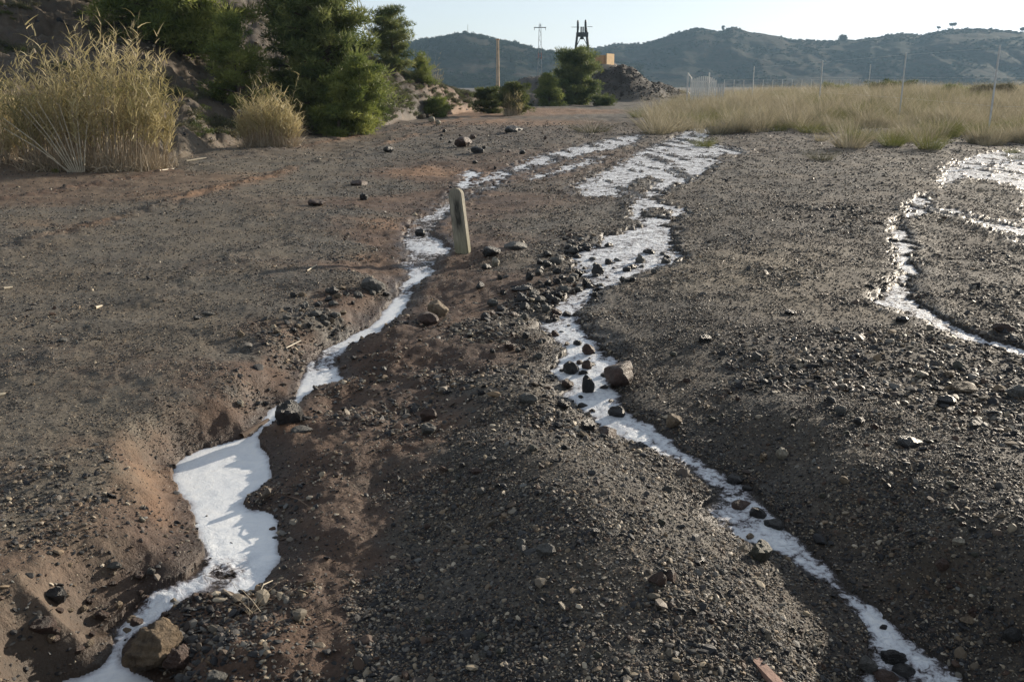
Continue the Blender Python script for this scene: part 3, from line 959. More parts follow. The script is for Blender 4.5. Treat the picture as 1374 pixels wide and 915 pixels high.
ROCKS = [
 ('rock',383,570,42,34,'angular','dark','black angular rock at the outlet above the white pool'),
 ('rock',832,519,62,34,'round','brown','large rounded purplish brown rock on the east bank of the right stream'),
 ('rock',1020,755,38,30,'angular','green','greenish grey block standing on the west bank of the right stream, casting a long shadow'),
 ('rock',788,530,20,30,'angular','dark','pointed black stone standing upright in the right stream beside the big brown rock'),
 ('rock',827,562,26,18,'angular','dark','flat black stone at the east edge of the right stream below the big brown rock'),
 ('rock',790,478,20,18,'round','brown','rounded brown boulder lying in the right stream upstream of the big brown rock'),
 ('rock',787,498,15,16,'angular','brown','squarish brown cobble in the middle of the right stream'),
 ('rock',765,505,20,22,'angular','dark','dark wedge of rock at the west side of the right stream'),
 ('rock',762,523,17,13,'angular','brown','small brown cobble at the west edge of the right stream'),
 ('rock',708,544,26,16,'angular','grey','dark grey stone on the ridge just west of the right stream bend'),
 ('rock',757,550,20,14,'angular','dark','black stone half on the west shore where the right stream narrows'),
 ('rock',787,578,26,18,'angular','dark','black block on the gravel shore below the stream bend'),
 ('rock',815,586,30,12,'slab','brown','flat brown stone at the waterline below the stream bend'),
 ('rock',905,574,22,20,'angular','tan','pale tan stone half buried on the slope east of the right stream'),
 ('rock',1038,712,30,14,'round','dark','smooth wet black stone sitting in the right stream, lower of a pair'),
 ('rock',1018,698,26,16,'round','dark','wet black stone in the right stream above its near twin'),
 ('rock',987,652,22,14,'angular','dark','black stone at the upper end of the stony reach of the right stream'),
 ('rock',1003,660,14,8,'angular','dark','small black stone touching the stone at the head of the stony reach'),
 ('rock',1006,725,14,9,'angular','tan','small yellowish stone at the water edge beside the green block'),
 ('rock',996,684,30,12,'slab','brown','low brown gravelly stone in the middle of the right stream'),
 ('rock',732,747,30,17,'angular','grey','blue grey pyramid shaped stone on the central gravel ridge'),
 ('rock',883,785,24,20,'slab','brown','flat reddish brown triangular stone on the central gravel ridge'),
 ('rock',901,780,18,14,'slab','brown','reddish brown flake lying against the triangular stone'),
 ('rock',575,584,22,16,'angular','grey','light grey flat topped stone on the west flank of the central ridge'),
 ('rock',574,565,26,20,'angular','brown','dark stone casting a shadow above the light grey flat topped stone'),
 ('rock',587,425,30,22,'angular','tan','pale tan boulder on the mud east of the left stream'),
 ('rock',573,437,30,20,'angular','brown','brown clod leaning below the pale tan boulder'),
 ('rock',563,318,16,12,'angular','dark','dark rock sticking out of the left stream near the white post'),
 ('rock',622,198,24,15,'angular','brown','brown rock on the broken edge at the head of the left stream'),
 ('rock',640,206,20,10,'angular','dark','dark flat rock beside the brown rock at the head of the left stream'),
 ('rock',690,178,26,10,'slab','dark','low dark slab on the far track'),
 ('rock',205,912,80,58,'craggy','crust','big pale crusted boulder in the bottom left beside the stream'),
 ('rock',238,905,40,30,'craggy','brown','lumpy brown rock leaning on the big pale boulder'),
 ('rock',288,918,30,16,'angular','grey','grey stone at the lower edge of the mud right of the pale boulder'),
 ('rock',72,811,30,22,'angular','dark','dark angular rock on the mud shelf at the lower left'),
 ('rock',135,833,20,12,'angular','brown','brown rough stone left of the lower left cascade'),
 ('rock',50,845,24,10,'slab','grey','thin grey slab on the mud at the left edge'),
 ('rock',55,862,38,20,'angular','brown','brown clod below the thin grey slab'),
 ('rock',152,766,22,9,'slab','grey','flat grey stone on the wet sand left of the pool'),
 ('rock',202,772,12,10,'angular','grey','small blue grey cobble on the sand beside the pool outlet'),
 ('rock',186,779,16,10,'angular','brown','small brown cobble left of the blue grey cobble at the pool outlet'),
 ('rock',190,700,10,8,'angular','pale','small pale cream pebble on the mud left of the pool'),
 ('rock',1165,903,28,22,'angular','grey','grey boulder splitting the flow at the foot of the right stream'),
 ('rock',1200,896,44,20,'craggy','dark','rugged dark rock in the white water at the bottom right'),
 ('rock',1216,912,30,16,'angular','dark','black rock just below the rugged one in the bottom right water'),
 ('rock',1190,918,34,12,'angular','brown','brown rock at the bottom edge in the right stream'),
 ('rock',1187,847,12,9,'angular','dark','single small dark stone in the clear white run of the right stream'),
 ('rock',1050,618,16,18,'angular','pale','pale upright stone on the dark slope east of the right stream'),
 ('rock',1134,650,16,10,'round','tan','rounded tan pebble on the dark slope in the right foreground'),
 ('rock',1286,733,20,11,'angular','pale','pale blue grey stone on the right gravel flat'),
 ('rock',1264,770,18,18,'round','brown','rounded brown stone on the right gravel flat'),
 ('rock',1362,866,30,22,'angular','dark','dark blocky stone at the lower right edge of the picture'),
 ('rock',1300,838,20,9,'slab','tan','tan flat stone on the dark slope near the lower right'),
 ('rock',1288,497,22,12,'round','green','greenish rounded stone on the right flat'),
 ('rock',1276,507,18,9,'round','tan','tan rounded stone below the greenish rounded one'),
 ('rock',1299,526,42,12,'slab','tan','wide flat tan rock on the right flat'),
 ('rock',1239,508,16,10,'angular','pale','pale cream stone catching the sun on the right flat'),
 ('rock',1270,545,30,14,'angular','dark','dark rock below the wide flat tan rock'),
 ('rock',1350,446,32,14,'round','brown','brown rock north of the small right stream'),
 ('rock',1210,433,20,9,'angular','dark','dark stone on the south shore of the small right stream'),
 ('rock',1062,423,16,7,'angular','dark','dark stone on the pale flat in the middle right'),
 ('rock',945,460,22,10,'angular','dark','flat dark stone on the slope above the big brown rock'),
 ('rock',1224,600,34,14,'slab','dark','low dark ledge on the right gravel flat'),
 ('rock',1365,535,34,18,'round','grey','grey boulder at the right edge of the picture'),
 ('rock',1308,575,20,10,'angular','grey','blue grey stone in the right foreground gravel'),
 ('rock',1140,458,18,6,'slab','dark','thin dark stone on the pale flat south of the small stream'),
 ('rock',1200,325,14,6,'angular','dark','small black stone at the start of the small right stream'),
 ('rock',521,205,14,9,'angular','dark','small dark rock alone on the far road'),
 ('rock',487,269,14,10,'angular','dark','dark lump on the road near the shoulder'),
 ('rock',424,277,26,10,'angular','brown','brown clods in a small pile on the road'),
 ('rock',482,249,26,7,'slab','brown','low brown crust on the road beyond the dark lump'),
 ('rock',278,424,18,6,'angular','grey','small grey stone on the road, right one of a pair'),
 ('rock',264,429,12,6,'angular','dark','dark twin left of the small grey stone on the road'),
 ('rock',82,459,16,6,'slab','grey','grey stone with a long shadow on the left of the road'),
 ('rock',322,452,12,10,'angular','tan','light stone on the road shoulder above the pool'),
 ('rock',322,547,10,10,'angular','pale','cream pebble at the rim above the pool'),
 ('rock',404,580,28,8,'slab','grey','flat grey slab on the mud below the black outlet rock'),
 ('rock',498,392,34,20,'angular','grey','grey broken rock on the west bank shoulder of the left stream'),
 ('rock',660,345,26,14,'angular','dark','dark stone at the foot of the white post'),
 ('rock',690,335,36,10,'slab','grey','flat grey stone right of the white post'),
 ('rock',700,390,30,8,'slab','dark','flat dark slab on the ridge crest'),
 ('rock',665,358,12,14,'angular','pale','little pale stone standing right of the post foot'),
 ('rock',640,636,18,7,'slab','brown','small reddish flat stone on the shaded ridge flank'),
 ('rock',660,620,16,8,'slab','grey','pale grey flat stone on the shaded ridge flank'),
 ('rock',578,164,10,8,'round','pale','pale cobble at the foot of the eroded bank'),
 ('rock',588,168,9,7,'round','pale','second pale cobble right of the first at the foot of the eroded bank'),
 ('rock',566,160,12,8,'round','tan','tan cobble in the scree of the eroded bank'),
]
for r_ in ROCKS: rock(*r_)
# cobbles of the middle reach and of other patches, nothing tells them apart
def inpoly(px, py, poly):
    return sdf_poly(np.array(poly, float), np.array([px], float), np.array([py], float))[0] < 0
CN = {'dark': 'black', 'grey': 'grey', 'brown': 'brown', 'tan': 'tan', 'green': 'greenish'}
def cobbles(poly, nn, w0, w1, place, group, mats, seed):
    g = np.random.default_rng(seed)
    P_ = np.array(poly, float); k = 0; tries = 0
    while k < nn and tries < 5000:
        tries += 1
        px, py = g.uniform(P_[:, 0].min(), P_[:, 0].max()), g.uniform(P_[:, 1].min(), P_[:, 1].max())
        if not inpoly(px, py, poly): continue
        w = g.uniform(w0, w1) * g.uniform(0.7, 1.2)
        st, mt = g.choice(['angular', 'angular', 'slab']), g.choice(mats)
        fx, fy = (px - P_[:, 0].min()) / np.ptp(P_[:, 0]), (py - P_[:, 1].min()) / np.ptp(P_[:, 1])
        wh = ('farthest ' if fy < .22 else 'far ' if fy < .42 else 'near ' if fy < .8 and fy > .62 else 'nearest ' if fy >= .8 else 'middle ') + ('left' if fx < .33 else 'right' if fx > .67 else 'centre')
        label = '%s %s %s in the %s of %s' % ('larger' if w > (w0 + w1) * .48 else 'small', CN[mt], 'flat stone' if st == 'slab' else 'angular stone', wh, place)
        rock('cobble', px, py, w, w * g.uniform(0.5, 0.8), st, mt, label, 'stone', group, rz=g.uniform(0, 3.1), seed=int(g.integers(0, 999)))
        k += 1
cobbles([(690,390),(735,340),(800,330),(900,340),(900,362),(850,378),(800,398),(740,420),(700,420)], 75, 8, 17, 'the stony reach below the braids', 'black cobbles in the middle reach of the right stream', ['dark','dark','grey'], 1)
cobbles([(735,425),(775,425),(800,470),(830,560),(790,560),(745,500)], 26, 7, 15, 'the rocky bend of the right stream', 'dark cobbles in the narrow reach of the right stream', ['dark','brown','dark'], 2)
cobbles([(380,400),(470,380),(530,395),(480,420),(410,450),(360,470)], 40, 8, 16, 'the heap on the road shoulder', 'stones heaped on the road shoulder above the left stream', ['grey','dark','tan','grey'], 3)
cobbles([(620,350),(760,370),(740,480),(660,500),(640,420)], 34, 7, 15, 'the crest between the streams', 'stones on the crest between the two streams', ['dark','grey','brown','dark'], 4)
cobbles([(60,800),(150,780),(330,800),(380,860),(200,840),(120,880),(40,880)], 30, 7, 16, 'the mud by the lower left cascade', 'brown clods by the lower left cascade', ['brown','brown','tan'], 5)
cobbles([(860,430),(1000,470),(1374,700),(1374,880),(1150,720),(960,600)], 46, 8, 15, 'the right gravel slope', 'loose stones on the right gravel slope', ['dark','grey','brown','tan','green'], 6)
cobbles([(600,560),(900,660),(1100,860),(600,900),(480,800)], 34, 9, 16, 'the central gravel ridge', 'flat stones in the gravel of the central ridge', ['grey','dark','green','brown'], 7)
cobbles([(560,175),(700,165),(800,200),(720,215),(650,235),(600,225)], 12, 5, 11, 'the broken ground above the white post', 'clods at the head of the left stream', ['dark','brown'], 8)


# ------------------------------------------------------------------ tubes / boxes
def tube_np(path, radii, sides=6, cap=True):
    path = np.asarray(path, float); n_ = len(path)
    t = np.gradient(path, axis=0); t /= np.linalg.norm(t, axis=1)[:, None] + 1e-9
    ref = np.where(np.abs(t[:, 2:3]) > 0.9, [[1, 0, 0]], [[0, 0, 1]])
    u = np.cross(t, ref); u /= np.linalg.norm(u, axis=1)[:, None]
    v = np.cross(t, u)
    ang = np.linspace(0, 2 * np.pi, sides, endpoint=False)
    radii = np.broadcast_to(radii, n_)
    V = path[:, None] + radii[:, None, None] * (np.cos(ang)[None, :, None] * u[:, None] + np.sin(ang)[None, :, None] * v[:, None])
    V = V.reshape(-1, 3)
    i = np.arange(n_ - 1)[:, None] * sides; j = np.arange(sides)[None]; j2 = (j + 1) % sides
    Q = np.stack([i + j, i + j2, i + sides + j2, i + sides + j], -1).reshape(-1, 4)
    return V, Q


def box_np(c, s, rz=0):
    x, y, z = s[0] / 2, s[1] / 2, s[2] / 2
    V = np.array([[a, b, d] for a in (-x, x) for b in (-y, y) for d in (-z, z)], float)
    if rz: cs, sn = math.cos(rz), math.sin(rz); V[:, :2] = V[:, :2] @ np.array([[cs, sn], [-sn, cs]])
    Q = np.array([[0, 1, 3, 2], [4, 6, 7, 5], [0, 4, 5, 1], [2, 3, 7, 6], [0, 2, 6, 4], [1, 5, 7, 3]])
    return V + np.array(c), Q


class MB:
    def __init__(s): s.V, s.Q, s.T, s.n, s.v = [], [], [], 0, []
    def add(s, V, Fc, v=0.5):
        (s.Q if np.asarray(Fc).shape[1] == 4 else s.T).append(np.asarray(Fc) + s.n)
        s.V.append(V); s.n += len(V); s.v.append(np.broadcast_to(v, len(V)))
        return s
    def tube(s, path, r, sides=6, v=0.5): return s.add(*tube_np(path, r, sides), v)
    def bar(s, a, b, r, sides=4): return s.tube([a, b], r, sides)
    def box(s, c, sz, rz=0): return s.add(*box_np(c, sz, rz))
    def mesh(s, name, mat, smooth=False):
        Fs = []
        if s.Q: Fs.append(np.concatenate(s.Q))
        if s.T: Fs.append(np.concatenate(s.T))
        return mesh_np(name, np.concatenate(s.V), Fs, [mat], smooth, {'v': np.concatenate(s.v)})
    def build(s, name, mat, parent=None, smooth=False, kind=None):
        o = link(name, s.mesh(name, mat, smooth), parent)
        if kind: o['kind'] = kind
        return o


# ------------------------------------------------------------------ blades
def ribbons(base, dirs, length, width, droop, segs=3, g=rng, up=0.0):
    """curved tapering ribbons; base (n,3), dirs (n,3) unit start direction"""
    n_ = len(base)
    side = np.cross(dirs, g.normal(size=(n_, 3))); side /= np.linalg.norm(side, axis=1)[:, None] + 1e-9
    pts = [base]; d = dirs.copy()
    hz = dirs * [1, 1, 0]; hz = hz / (np.linalg.norm(hz, axis=1)[:, None] + 1e-6)
    for k in range(segs):
        d = d + (hz * 0.6 - np.array([0, 0, 1.0])) * droop[:, None] / segs
        d = d / np.linalg.norm(d, axis=1)[:, None]
        pts.append(pts[-1] + d * (length / segs)[:, None])
    wd = np.linspace(1, 0.12, segs + 1)
    V = np.empty((n_, segs + 1, 2, 3))
    for k in range(segs + 1):
        w_ = width[:, None] * wd[k] / 2 * side
        V[:, k, 0], V[:, k, 1] = pts[k] - w_, pts[k] + w_
    b = (np.arange(n_) * (segs + 1) * 2)[:, None] + (np.arange(segs) * 2)[None]
    Q = np.stack([b, b + 1, b + 3, b + 2], -1).reshape(-1, 4)
    return V.reshape(-1, 3), Q


def unit(v): return v / (np.linalg.norm(v, axis=-1, keepdims=True) + 1e-9)


def reeds(px0, px1, y0, depth_, hmax, nst, label, seed, prof=None, leaf_n=11, lean=0.10, category='reeds', green=0.0):
    g = np.random.default_rng(seed)
    cx = colx((px0 + px1) / 2, y0, 220); wd = colx(px1, y0, 220) - colx(px0, y0, 220)
    z0 = float(gz(cx, y0))
    root = empty('reed_clump', (cx, y0, z0)); tag(root, label, category)
    t = g.uniform(-1, 1, nst); u = g.uniform(-1, 1, nst) * np.sqrt(1 - 0.7 * t * t)
    bx, by = t * wd / 2 * 0.86, u * depth_ / 2
    bz = gz(cx + bx, y0 + by) - z0
    hp = (1 - 0.55 * np.abs(t) ** 2.2) if prof is None else np.interp(t, *prof)
    h = hmax * hp * g.uniform(0.5, 1.0, nst) * np.where(g.random(nst) < 0.06, 1.12, 0.92)
    h = h * (0.84 + 0.6 * fbm(t * wd * 2.2 + seed, u * 0 + seed, 1.0, 3, seed))
    dirs = unit(np.stack([t * 0.16 + g.normal(0, lean, nst), u * 0.1 + g.normal(0, lean, nst), np.ones(nst)], 1))
    base = np.stack([bx, by, bz - 0.03], 1)
    mb = MB(); lf = MB()
    ncurve = g.uniform(0.0, 0.13, nst)
    V, Q = ribbons(base, dirs, h, np.full(nst, 0.014), ncurve, 5, g)
    mb.add(V, Q, np.repeat(g.random(nst), 12))
    V2, Q2 = ribbons(base, dirs, h, np.full(nst, 0.012), ncurve, 5, np.random.default_rng(seed + 5))
    mb.add(V2, Q2, np.repeat(g.random(nst), 12))
    P5 = V.reshape(nst, 6, 2, 3).mean(2)
    nl = nst * leaf_n
    si = np.repeat(np.arange(nst), leaf_n)
    s_ = g.uniform(0.36, 1.0, nl) ** 0.85 * 4.999
    k = s_.astype(int); f = (s_ - k)[:, None]
    lb = P5[si, k] * (1 - f) + P5[si, k + 1] * f
    az = g.uniform(0, 6.28, nl)
    ld = unit(np.stack([np.cos(az) * 0.7, np.sin(az) * 0.7, g.uniform(0.7, 2.2, nl)], 1))
    V, Q = ribbons(lb, ld, g.uniform(0.12, 0.34, nl), g.uniform(0.014, 0.028, nl), g.uniform(0.05, 1.0, nl), 3, g)
    patch = fbm(lb[:, 0] + 5, lb[:, 2] + 3, 0.7, 3, seed)
    lv = np.clip(0.55 + 0.5 * patch + g.normal(0, 0.2, nl) - green, 0, 1)
    lf.add(V, Q, np.repeat(lv, 8))
    # dead litter at the foot
    nd = nst * 2
    tt = g.uniform(-1, 1, nd)
    db = np.stack([tt * wd / 2 * 0.9, g.uniform(-1, 1, nd) * depth_ / 2, np.zeros(nd)], 1)
    db[:, 2] = gz(cx + db[:, 0], y0 + db[:, 1]) - z0
    V, Q = ribbons(db, unit(np.stack([g.normal(0, .5, nd), g.normal(0, .5, nd), np.ones(nd)], 1)), g.uniform(0.3, 0.9, nd) * min(1, hmax / 2), np.full(nd, 0.012), g.uniform(0, 1, nd), 3, g)
    mb.add(V, Q, np.repeat(g.uniform(0.2, 0.9, nd), 8))
    mb.build('stems', M['reed_stem'], root, kind='stuff')
    lf.build('leaves', M['reed'], root, kind='stuff')
    return root, z0


rc, z0 = reeds(38, 232, 18.4, 1.7, 3.3, 560, 'big golden reed clump on the left, tallest, in front of the dark pines', 11,
               prof=([-1, -.6, -.2, .2, .6, .85, 1], [.62, .86, .92, 1.0, .93, .72, .5]), leaf_n=13)
# pale bare canes fanning out at its left foot
fx_, fy_ = colx(98, 17.5, 225), 17.5
for i, (tx, ty, hh) in enumerate([(-1.15, .1, 1.0), (-1.05, -.15, .82), (-.9, .2, 1.15), (-.75, 0, 1.2), (-.62, .1, 1.1), (-.5, -.1, 1.3), (-.35, .1, 1.2), (-.22, 0, 1.25), (-.1, .15, 1.15), (.03, 0, 1.1), (.12, .1, .9)]):
    a = np.array([fx_ - rc.location.x + 0.03 * i - .1, fy_ - rc.location.y, gz(fx_, fy_) - z0])
    mid = a + np.array([tx * .5, ty * .5, hh * .56])
    MB().tube([a, mid, a + np.array([tx, ty, hh])], [0.013, 0.011, 0.007], 5).build('cane', M['cane'], rc, True)
reeds(-60, 34, 18.6, 1.2, 2.3, 220, 'thin sparse reed clump at the left edge beside the big golden one', 12, leaf_n=7, green=0.1)
reeds(326, 404, 25.0, 1.0, 2.1, 320, 'smaller golden reed clump on the roadside in front of the big dark pine', 13, leaf_n=10)
reeds(560, 596, 60.0, 1.0, 2.6, 60, 'far row of thin dry reeds standing against the left hill', 14, leaf_n=2)
reeds(676, 700, 52.0, 1.0, 2.0, 90, 'pale reeds growing through the right one of the roadside bushes', 15, leaf_n=6, green=0.25)


# ------------------------------------------------------------------ trees
def tufts(C, rad, n_per, size, g, vv, flat=1.0, wr=0.19):
    """needle tufts: slender triangles filling clumps"""
    m_ = len(C) * n_per
    ci = np.repeat(np.arange(len(C)), n_per)
    d = unit(g.normal(size=(m_, 3)))
    rr = rad[ci] * g.uniform(0.2, 1.0, m_) ** 0.6
    p = C[ci] + d * rr[:, None] * [1, 1, flat]
    dr = unit(d + g.normal(0, 0.5, (m_, 3)) + [0, 0, 0.45])
    sd_ = unit(np.cross(dr, g.normal(size=(m_, 3))))
    L = (size * g.uniform(0.6, 1.3, m_))[:, None]; W = L * wr
    V = np.stack([p - sd_ * W, p + sd_ * W, p + dr * L], 1)
    v = np.clip(vv[ci] + g.normal(0, 0.13, m_), 0, 1)
    return V.reshape(-1, 3), np.arange(m_ * 3).reshape(-1, 3), np.repeat(v, 3)


def pine(px, y, h, cr, label, seed, nbr=60, n_per=90, size=0.13, base=0.04, mat='pine', group=None, shape='cone', name='pine_tree', x=None, cat='tree', crad=0.34, sink=0.0, lean=0.0):
    g = np.random.default_rng(seed)
    x = colx(px, y) if x is None else x
    z0 = float(gz(x, y)) - sink
    root = empty(name, (x, y, z0)); tag(root, label, cat, group)
    tr = MB()
    hs = np.linspace(0, 1, 7)
    path = np.stack([0.10 * cr * np.sin(hs * 3 + seed) + lean * hs * h, 0.08 * cr * np.cos(hs * 2.3 + seed), hs * h * 0.97 - 0.1], 1)
    tr.tube(path, 0.035 * h * 0.9 * (1 - 0.9 * hs) + 0.008, 8)
    C, rad, vv = [], [], []
    for b in range(nbr):
        t = base + (1 - base) * (b + g.random()) / nbr
        az = b * 2.4 + g.normal(0, 0.4)
        if shape == 'cone': L = cr * (1 - t) ** 0.62 * (0.55 + 0.45 * min(1, t / 0.12)) * g.uniform(0.65, 1.12) + 0.12
        elif shape == 'umbrella': L = cr * math.sqrt(max(0.02, 1 - ((t - 0.72) / 0.33) ** 2)) * g.uniform(0.6, 1.1)
        else: L = cr * math.sqrt(max(0.02, 1 - ((t - 0.48) / 0.56) ** 2)) * g.uniform(0.6, 1.15)
        p0 = np.array([np.interp(t, hs, path[:, i]) for i in range(3)])
        dirv = np.array([math.cos(az), math.sin(az), g.uniform(0.05, 0.5) * (1 if t > 0.2 else 0.3)])
        p1 = p0 + dirv * L * 0.5; p2 = p0 + dirv * L * [1, 1, 1] + [0, 0, -0.05 * L]
        tr.tube([p0, p1, p2], [0.012 * h * (1 - t) + 0.012, 0.008 * h * (1 - t) + 0.008, 0.004], 4)
        bv = g.uniform(0.15, 0.85)
        for s in np.arange(0.35, 1.05, 0.42 * crad / max(L, 0.2)) if L > 0.2 else [0.9]:
            s = float(s)
            c = p0 + dirv * L * s + g.normal(0, 0.10 * crad / 0.34, 3) * [1, 1, 0.6]
            C.append(c); rad.append(crad * g.uniform(0.6, 1.15) * (0.75 + 0.35 * s)); vv.append(np.clip(bv + g.normal(0, 0.1), 0, 1))
    C, rad, vv = np.array(C), np.array(rad), np.array(vv)
    V, T, v = tufts(C, rad, int(n_per * 1.5), size * 1.15, g, vv, 0.5, 0.10)
    cm_ = MB(); cm_.add(V, T, v)
    tr.build('trunk', M['bark'], root, True)
    cm_.build('crown', M[mat], root)
    return root


pine(440, 33, 8.6, 1.8, 'big dark pine reaching above the frame beside the road, branches down to the ground', 21, nbr=170, n_per=62, size=0.17, base=0.01, crad=0.40)
pine(404, 36, 8.0, 1.35, 'dark pine directly left of the biggest dark pine, its top out of frame', 40, nbr=100, n_per=62, size=0.17, base=0.01, crad=0.40)
pine(485, 31.0, 2.6, 0.95, 'low bright green pine sapling at the right foot of the big dark pine', 22, nbr=34, n_per=70, size=0.12, mat='pine2', shape='round', crad=0.26)
pine(455, 30.5, 1.9, 0.75, 'short young pine in front of the trunk of the big dark pine', 23, nbr=26, n_per=70, size=0.12, mat='pine2', shape='round', crad=0.24)
pine(246, 34, 9.0, 2.7, 'broad pine with sunlit right side behind the reed clumps', 24, nbr=160, n_per=62, size=0.18, base=0.02, crad=0.44, mat='pine2')
pine(125, 37, 9.0, 3.2, 'dark pine rising behind the big golden reeds on the left', 25, nbr=140, n_per=60, size=0.18, base=0.1, crad=0.44)
pine(315, 31, 3.2, 1.2, 'young bright pine between the two largest pines', 26, nbr=36, n_per=70, size=0.13, mat='pine2', crad=0.28)
pine(528, 50, 3.3, 1.1, 'round topped pine on the crest of the left slope against the sky', 27, nbr=46, n_per=60, size=0.14, shape='round', base=0.1, crad=0.30, sink=0.2)
pine(568, 52, 1.6, 0.65, 'small pine half way down the left slope', 28, nbr=26, n_per=50, size=0.12, crad=0.24, mat='pine2')
pine(583, 50, 1.0, 0.8, 'low bright bush on the shoulder of the left slope', 29, nbr=22, n_per=50, size=0.12, shape='round', crad=0.22, mat='pine2', name='bush', cat='bush')
pine(771, 80, 4.6, 2.0, 'dark round tree standing in front of the mine headframe', 31, nbr=80, n_per=60, size=0.2, shape='round', base=0.02, crad=0.46, name='round_tree')
pine(735, 76, 2.7, 1.15, 'small green tree at the left of the dark round tree', 32, nbr=44, n_per=60, size=0.16, base=0.02, crad=0.32, mat='pine2')
pine(655, 56, 1.55, 0.85, 'green roadside bush, left of the two near the chimney', 33, nbr=30, n_per=80, size=0.12, shape='round', base=0.02, crad=0.24, mat='bush', name='bush', cat='bush')
pine(690, 53, 1.7, 0.95, 'green roadside bush mixed with pale reeds, right of the two', 34, nbr=34, n_per=80, size=0.12, shape='round', base=0.02, crad=0.26, mat='bush', name='bush', cat='bush')
pine(810, 76, 0.7, 1.3, 'low yellow green shrub at the foot of the dark spoil heap', 35, nbr=22, n_per=50, size=0.14, shape='round', base=0.02, crad=0.26, mat='bush', name='bush', cat='bush')
pine(1120, 78, .8, 1.0, 'dark low bush behind the grass beside the second fence post', 36, nbr=22, n_per=50, size=0.16, shape='round', base=0.02, crad=0.3, mat='pine', name='bush', cat='bush')
pine(1195, 70, .85, 1.5, 'wide green bush behind the grass near the third fence post', 37, nbr=30, n_per=50, size=0.16, shape='round', base=0.02, crad=0.32, mat='bush', name='bush', cat='bush')
pine(1277, 66, .8, .9, 'olive bush behind the grass between the third and fourth fence posts', 38, nbr=24, n_per=50, size=0.16, shape='round', base=0.02, crad=0.3, mat='pine', name='bush', cat='bush')
pine(1330, 60, .75, 1.2, 'brownish bush behind the grass at the fourth fence post', 39, nbr=30, n_per=50, size=0.15, shape='round', base=0.02, crad=0.3, mat='scrub', name='bush', cat='bush')


# ------------------------------------------------------------------ small plant prototypes
def tussock_mesh(seed, nb, h, r, mat, segs=3, w=0.006, droop=0.7, spread=0.45, gv=0.0):
    g = np.random.default_rng(seed)
    rr = r * np.sqrt(g.random(nb)); az = g.uniform(0, 6.28, nb)
    b = np.stack([rr * np.cos(az), rr * np.sin(az), np.full(nb, -0.02)], 1)
    d = unit(np.stack([np.cos(az) * spread * (rr / r) + g.normal(0, .14, nb), np.sin(az) * spread * (rr / r) + g.normal(0, .14, nb), np.ones(nb)], 1))
    hh = h * g.uniform(0.35, 1.0, nb)
    V, Q = ribbons(b, d, hh, np.full(nb, w), g.uniform(0.1, droop, nb), segs, g)
    v = np.clip(g.uniform(0.1, 1, nb) * 0.7 + 0.3 * hh / h - gv, 0, 1)
    return mesh_np('tussock', V, Q, [mat], False, {'v': np.repeat(v, (segs + 1) * 2)})


def scrub_mesh(seed, r, nn, mat, size=0.09):
    g = np.random.default_rng(seed)
    C = g.normal(0, 0.4, (14, 3)) * [r, r, r * 0.5]; C[:, 2] = np.abs(C[:, 2]) * 1.1 + 0.1 * r
    V, T, v = tufts(C, np.full(14, r * 0.42), nn, size, g, g.uniform(0.1, 0.9, 14), 0.75)
    return mesh_np('scrub', V, T, [mat], False, {'v': v})


dry = [tussock_mesh(500 + i, 150, 0.95, 0.22, M['grass'], w=0.009) for i in range(5)]
dry += [tussock_mesh(520 + i, 150, 0.75, 0.25, M['green_grass'], w=0.009, gv=-0.05) for i in range(2)]
C_GRASS = proto_collection('grass_shape', dry)
# field of dry grass right of the track
n = 12000
fa = rng.uniform(0, 1, n) ** 0.8; gy = 24 + (105 - 24) * rng.uniform(0, 1, n) ** 1.1
a0 = azr(np.interp(gy, [24, 30, 36, 50, 70, 105], [1130, 930, 880, 870, 905, 915]))
gx = (a0 + (1.3 - a0) * fa ** 1.1 * 1.0) * gy
edge_y = np.interp(azr(np.array([850, 900, 1000, 1060, 1130, 1250, 1374, 1900])) * 0 + gx / gy if False else gx / gy, azr(np.array([850, 900, 1000, 1060, 1130, 1250, 1374, 1900])), [37, 33, 31.5, 30, 27.0, 26.5, 26, 26])
ok = gy > edge_y + 1.2 * fbm(gx, gy, 2.0, 3, 66)
ok &= (0.5 + fbm(gx, gy, 2.2, 3, 67)) > 0.46 - 0.27 * ss(29, 45, gy)
gx, gy = gx[ok], gy[ok]; n = len(gx)
s = rng.uniform(0.45, 1.2, n) * (0.8 + 0.35 * ss(24, 60, gy)) * (0.75 + 0.5 * ss(0.3, 0.7, 0.5 + fbm(gx, gy, 1.8, 3, 69)))
pk = np.where((0.5 + fbm(gx, gy, 4.0, 3, 68)) > 0.57, rng.integers(4, 7, n), rng.integers(0, 5, n))
o = scatter('dry_grass_field', np.stack([gx, gy, gz(gx, gy)], 1), np.stack([rng.normal(0, .08, n), rng.normal(0, .08, n), rng.uniform(0, 6.28, n)], 1),
            np.stack([s * 1.2, s * 1.2, s], 1), pk, C_GRASS)
tag(o, 'field of tall dry golden grass right of the track below the hills', 'grass', kind='stuff')
print('grass', n)

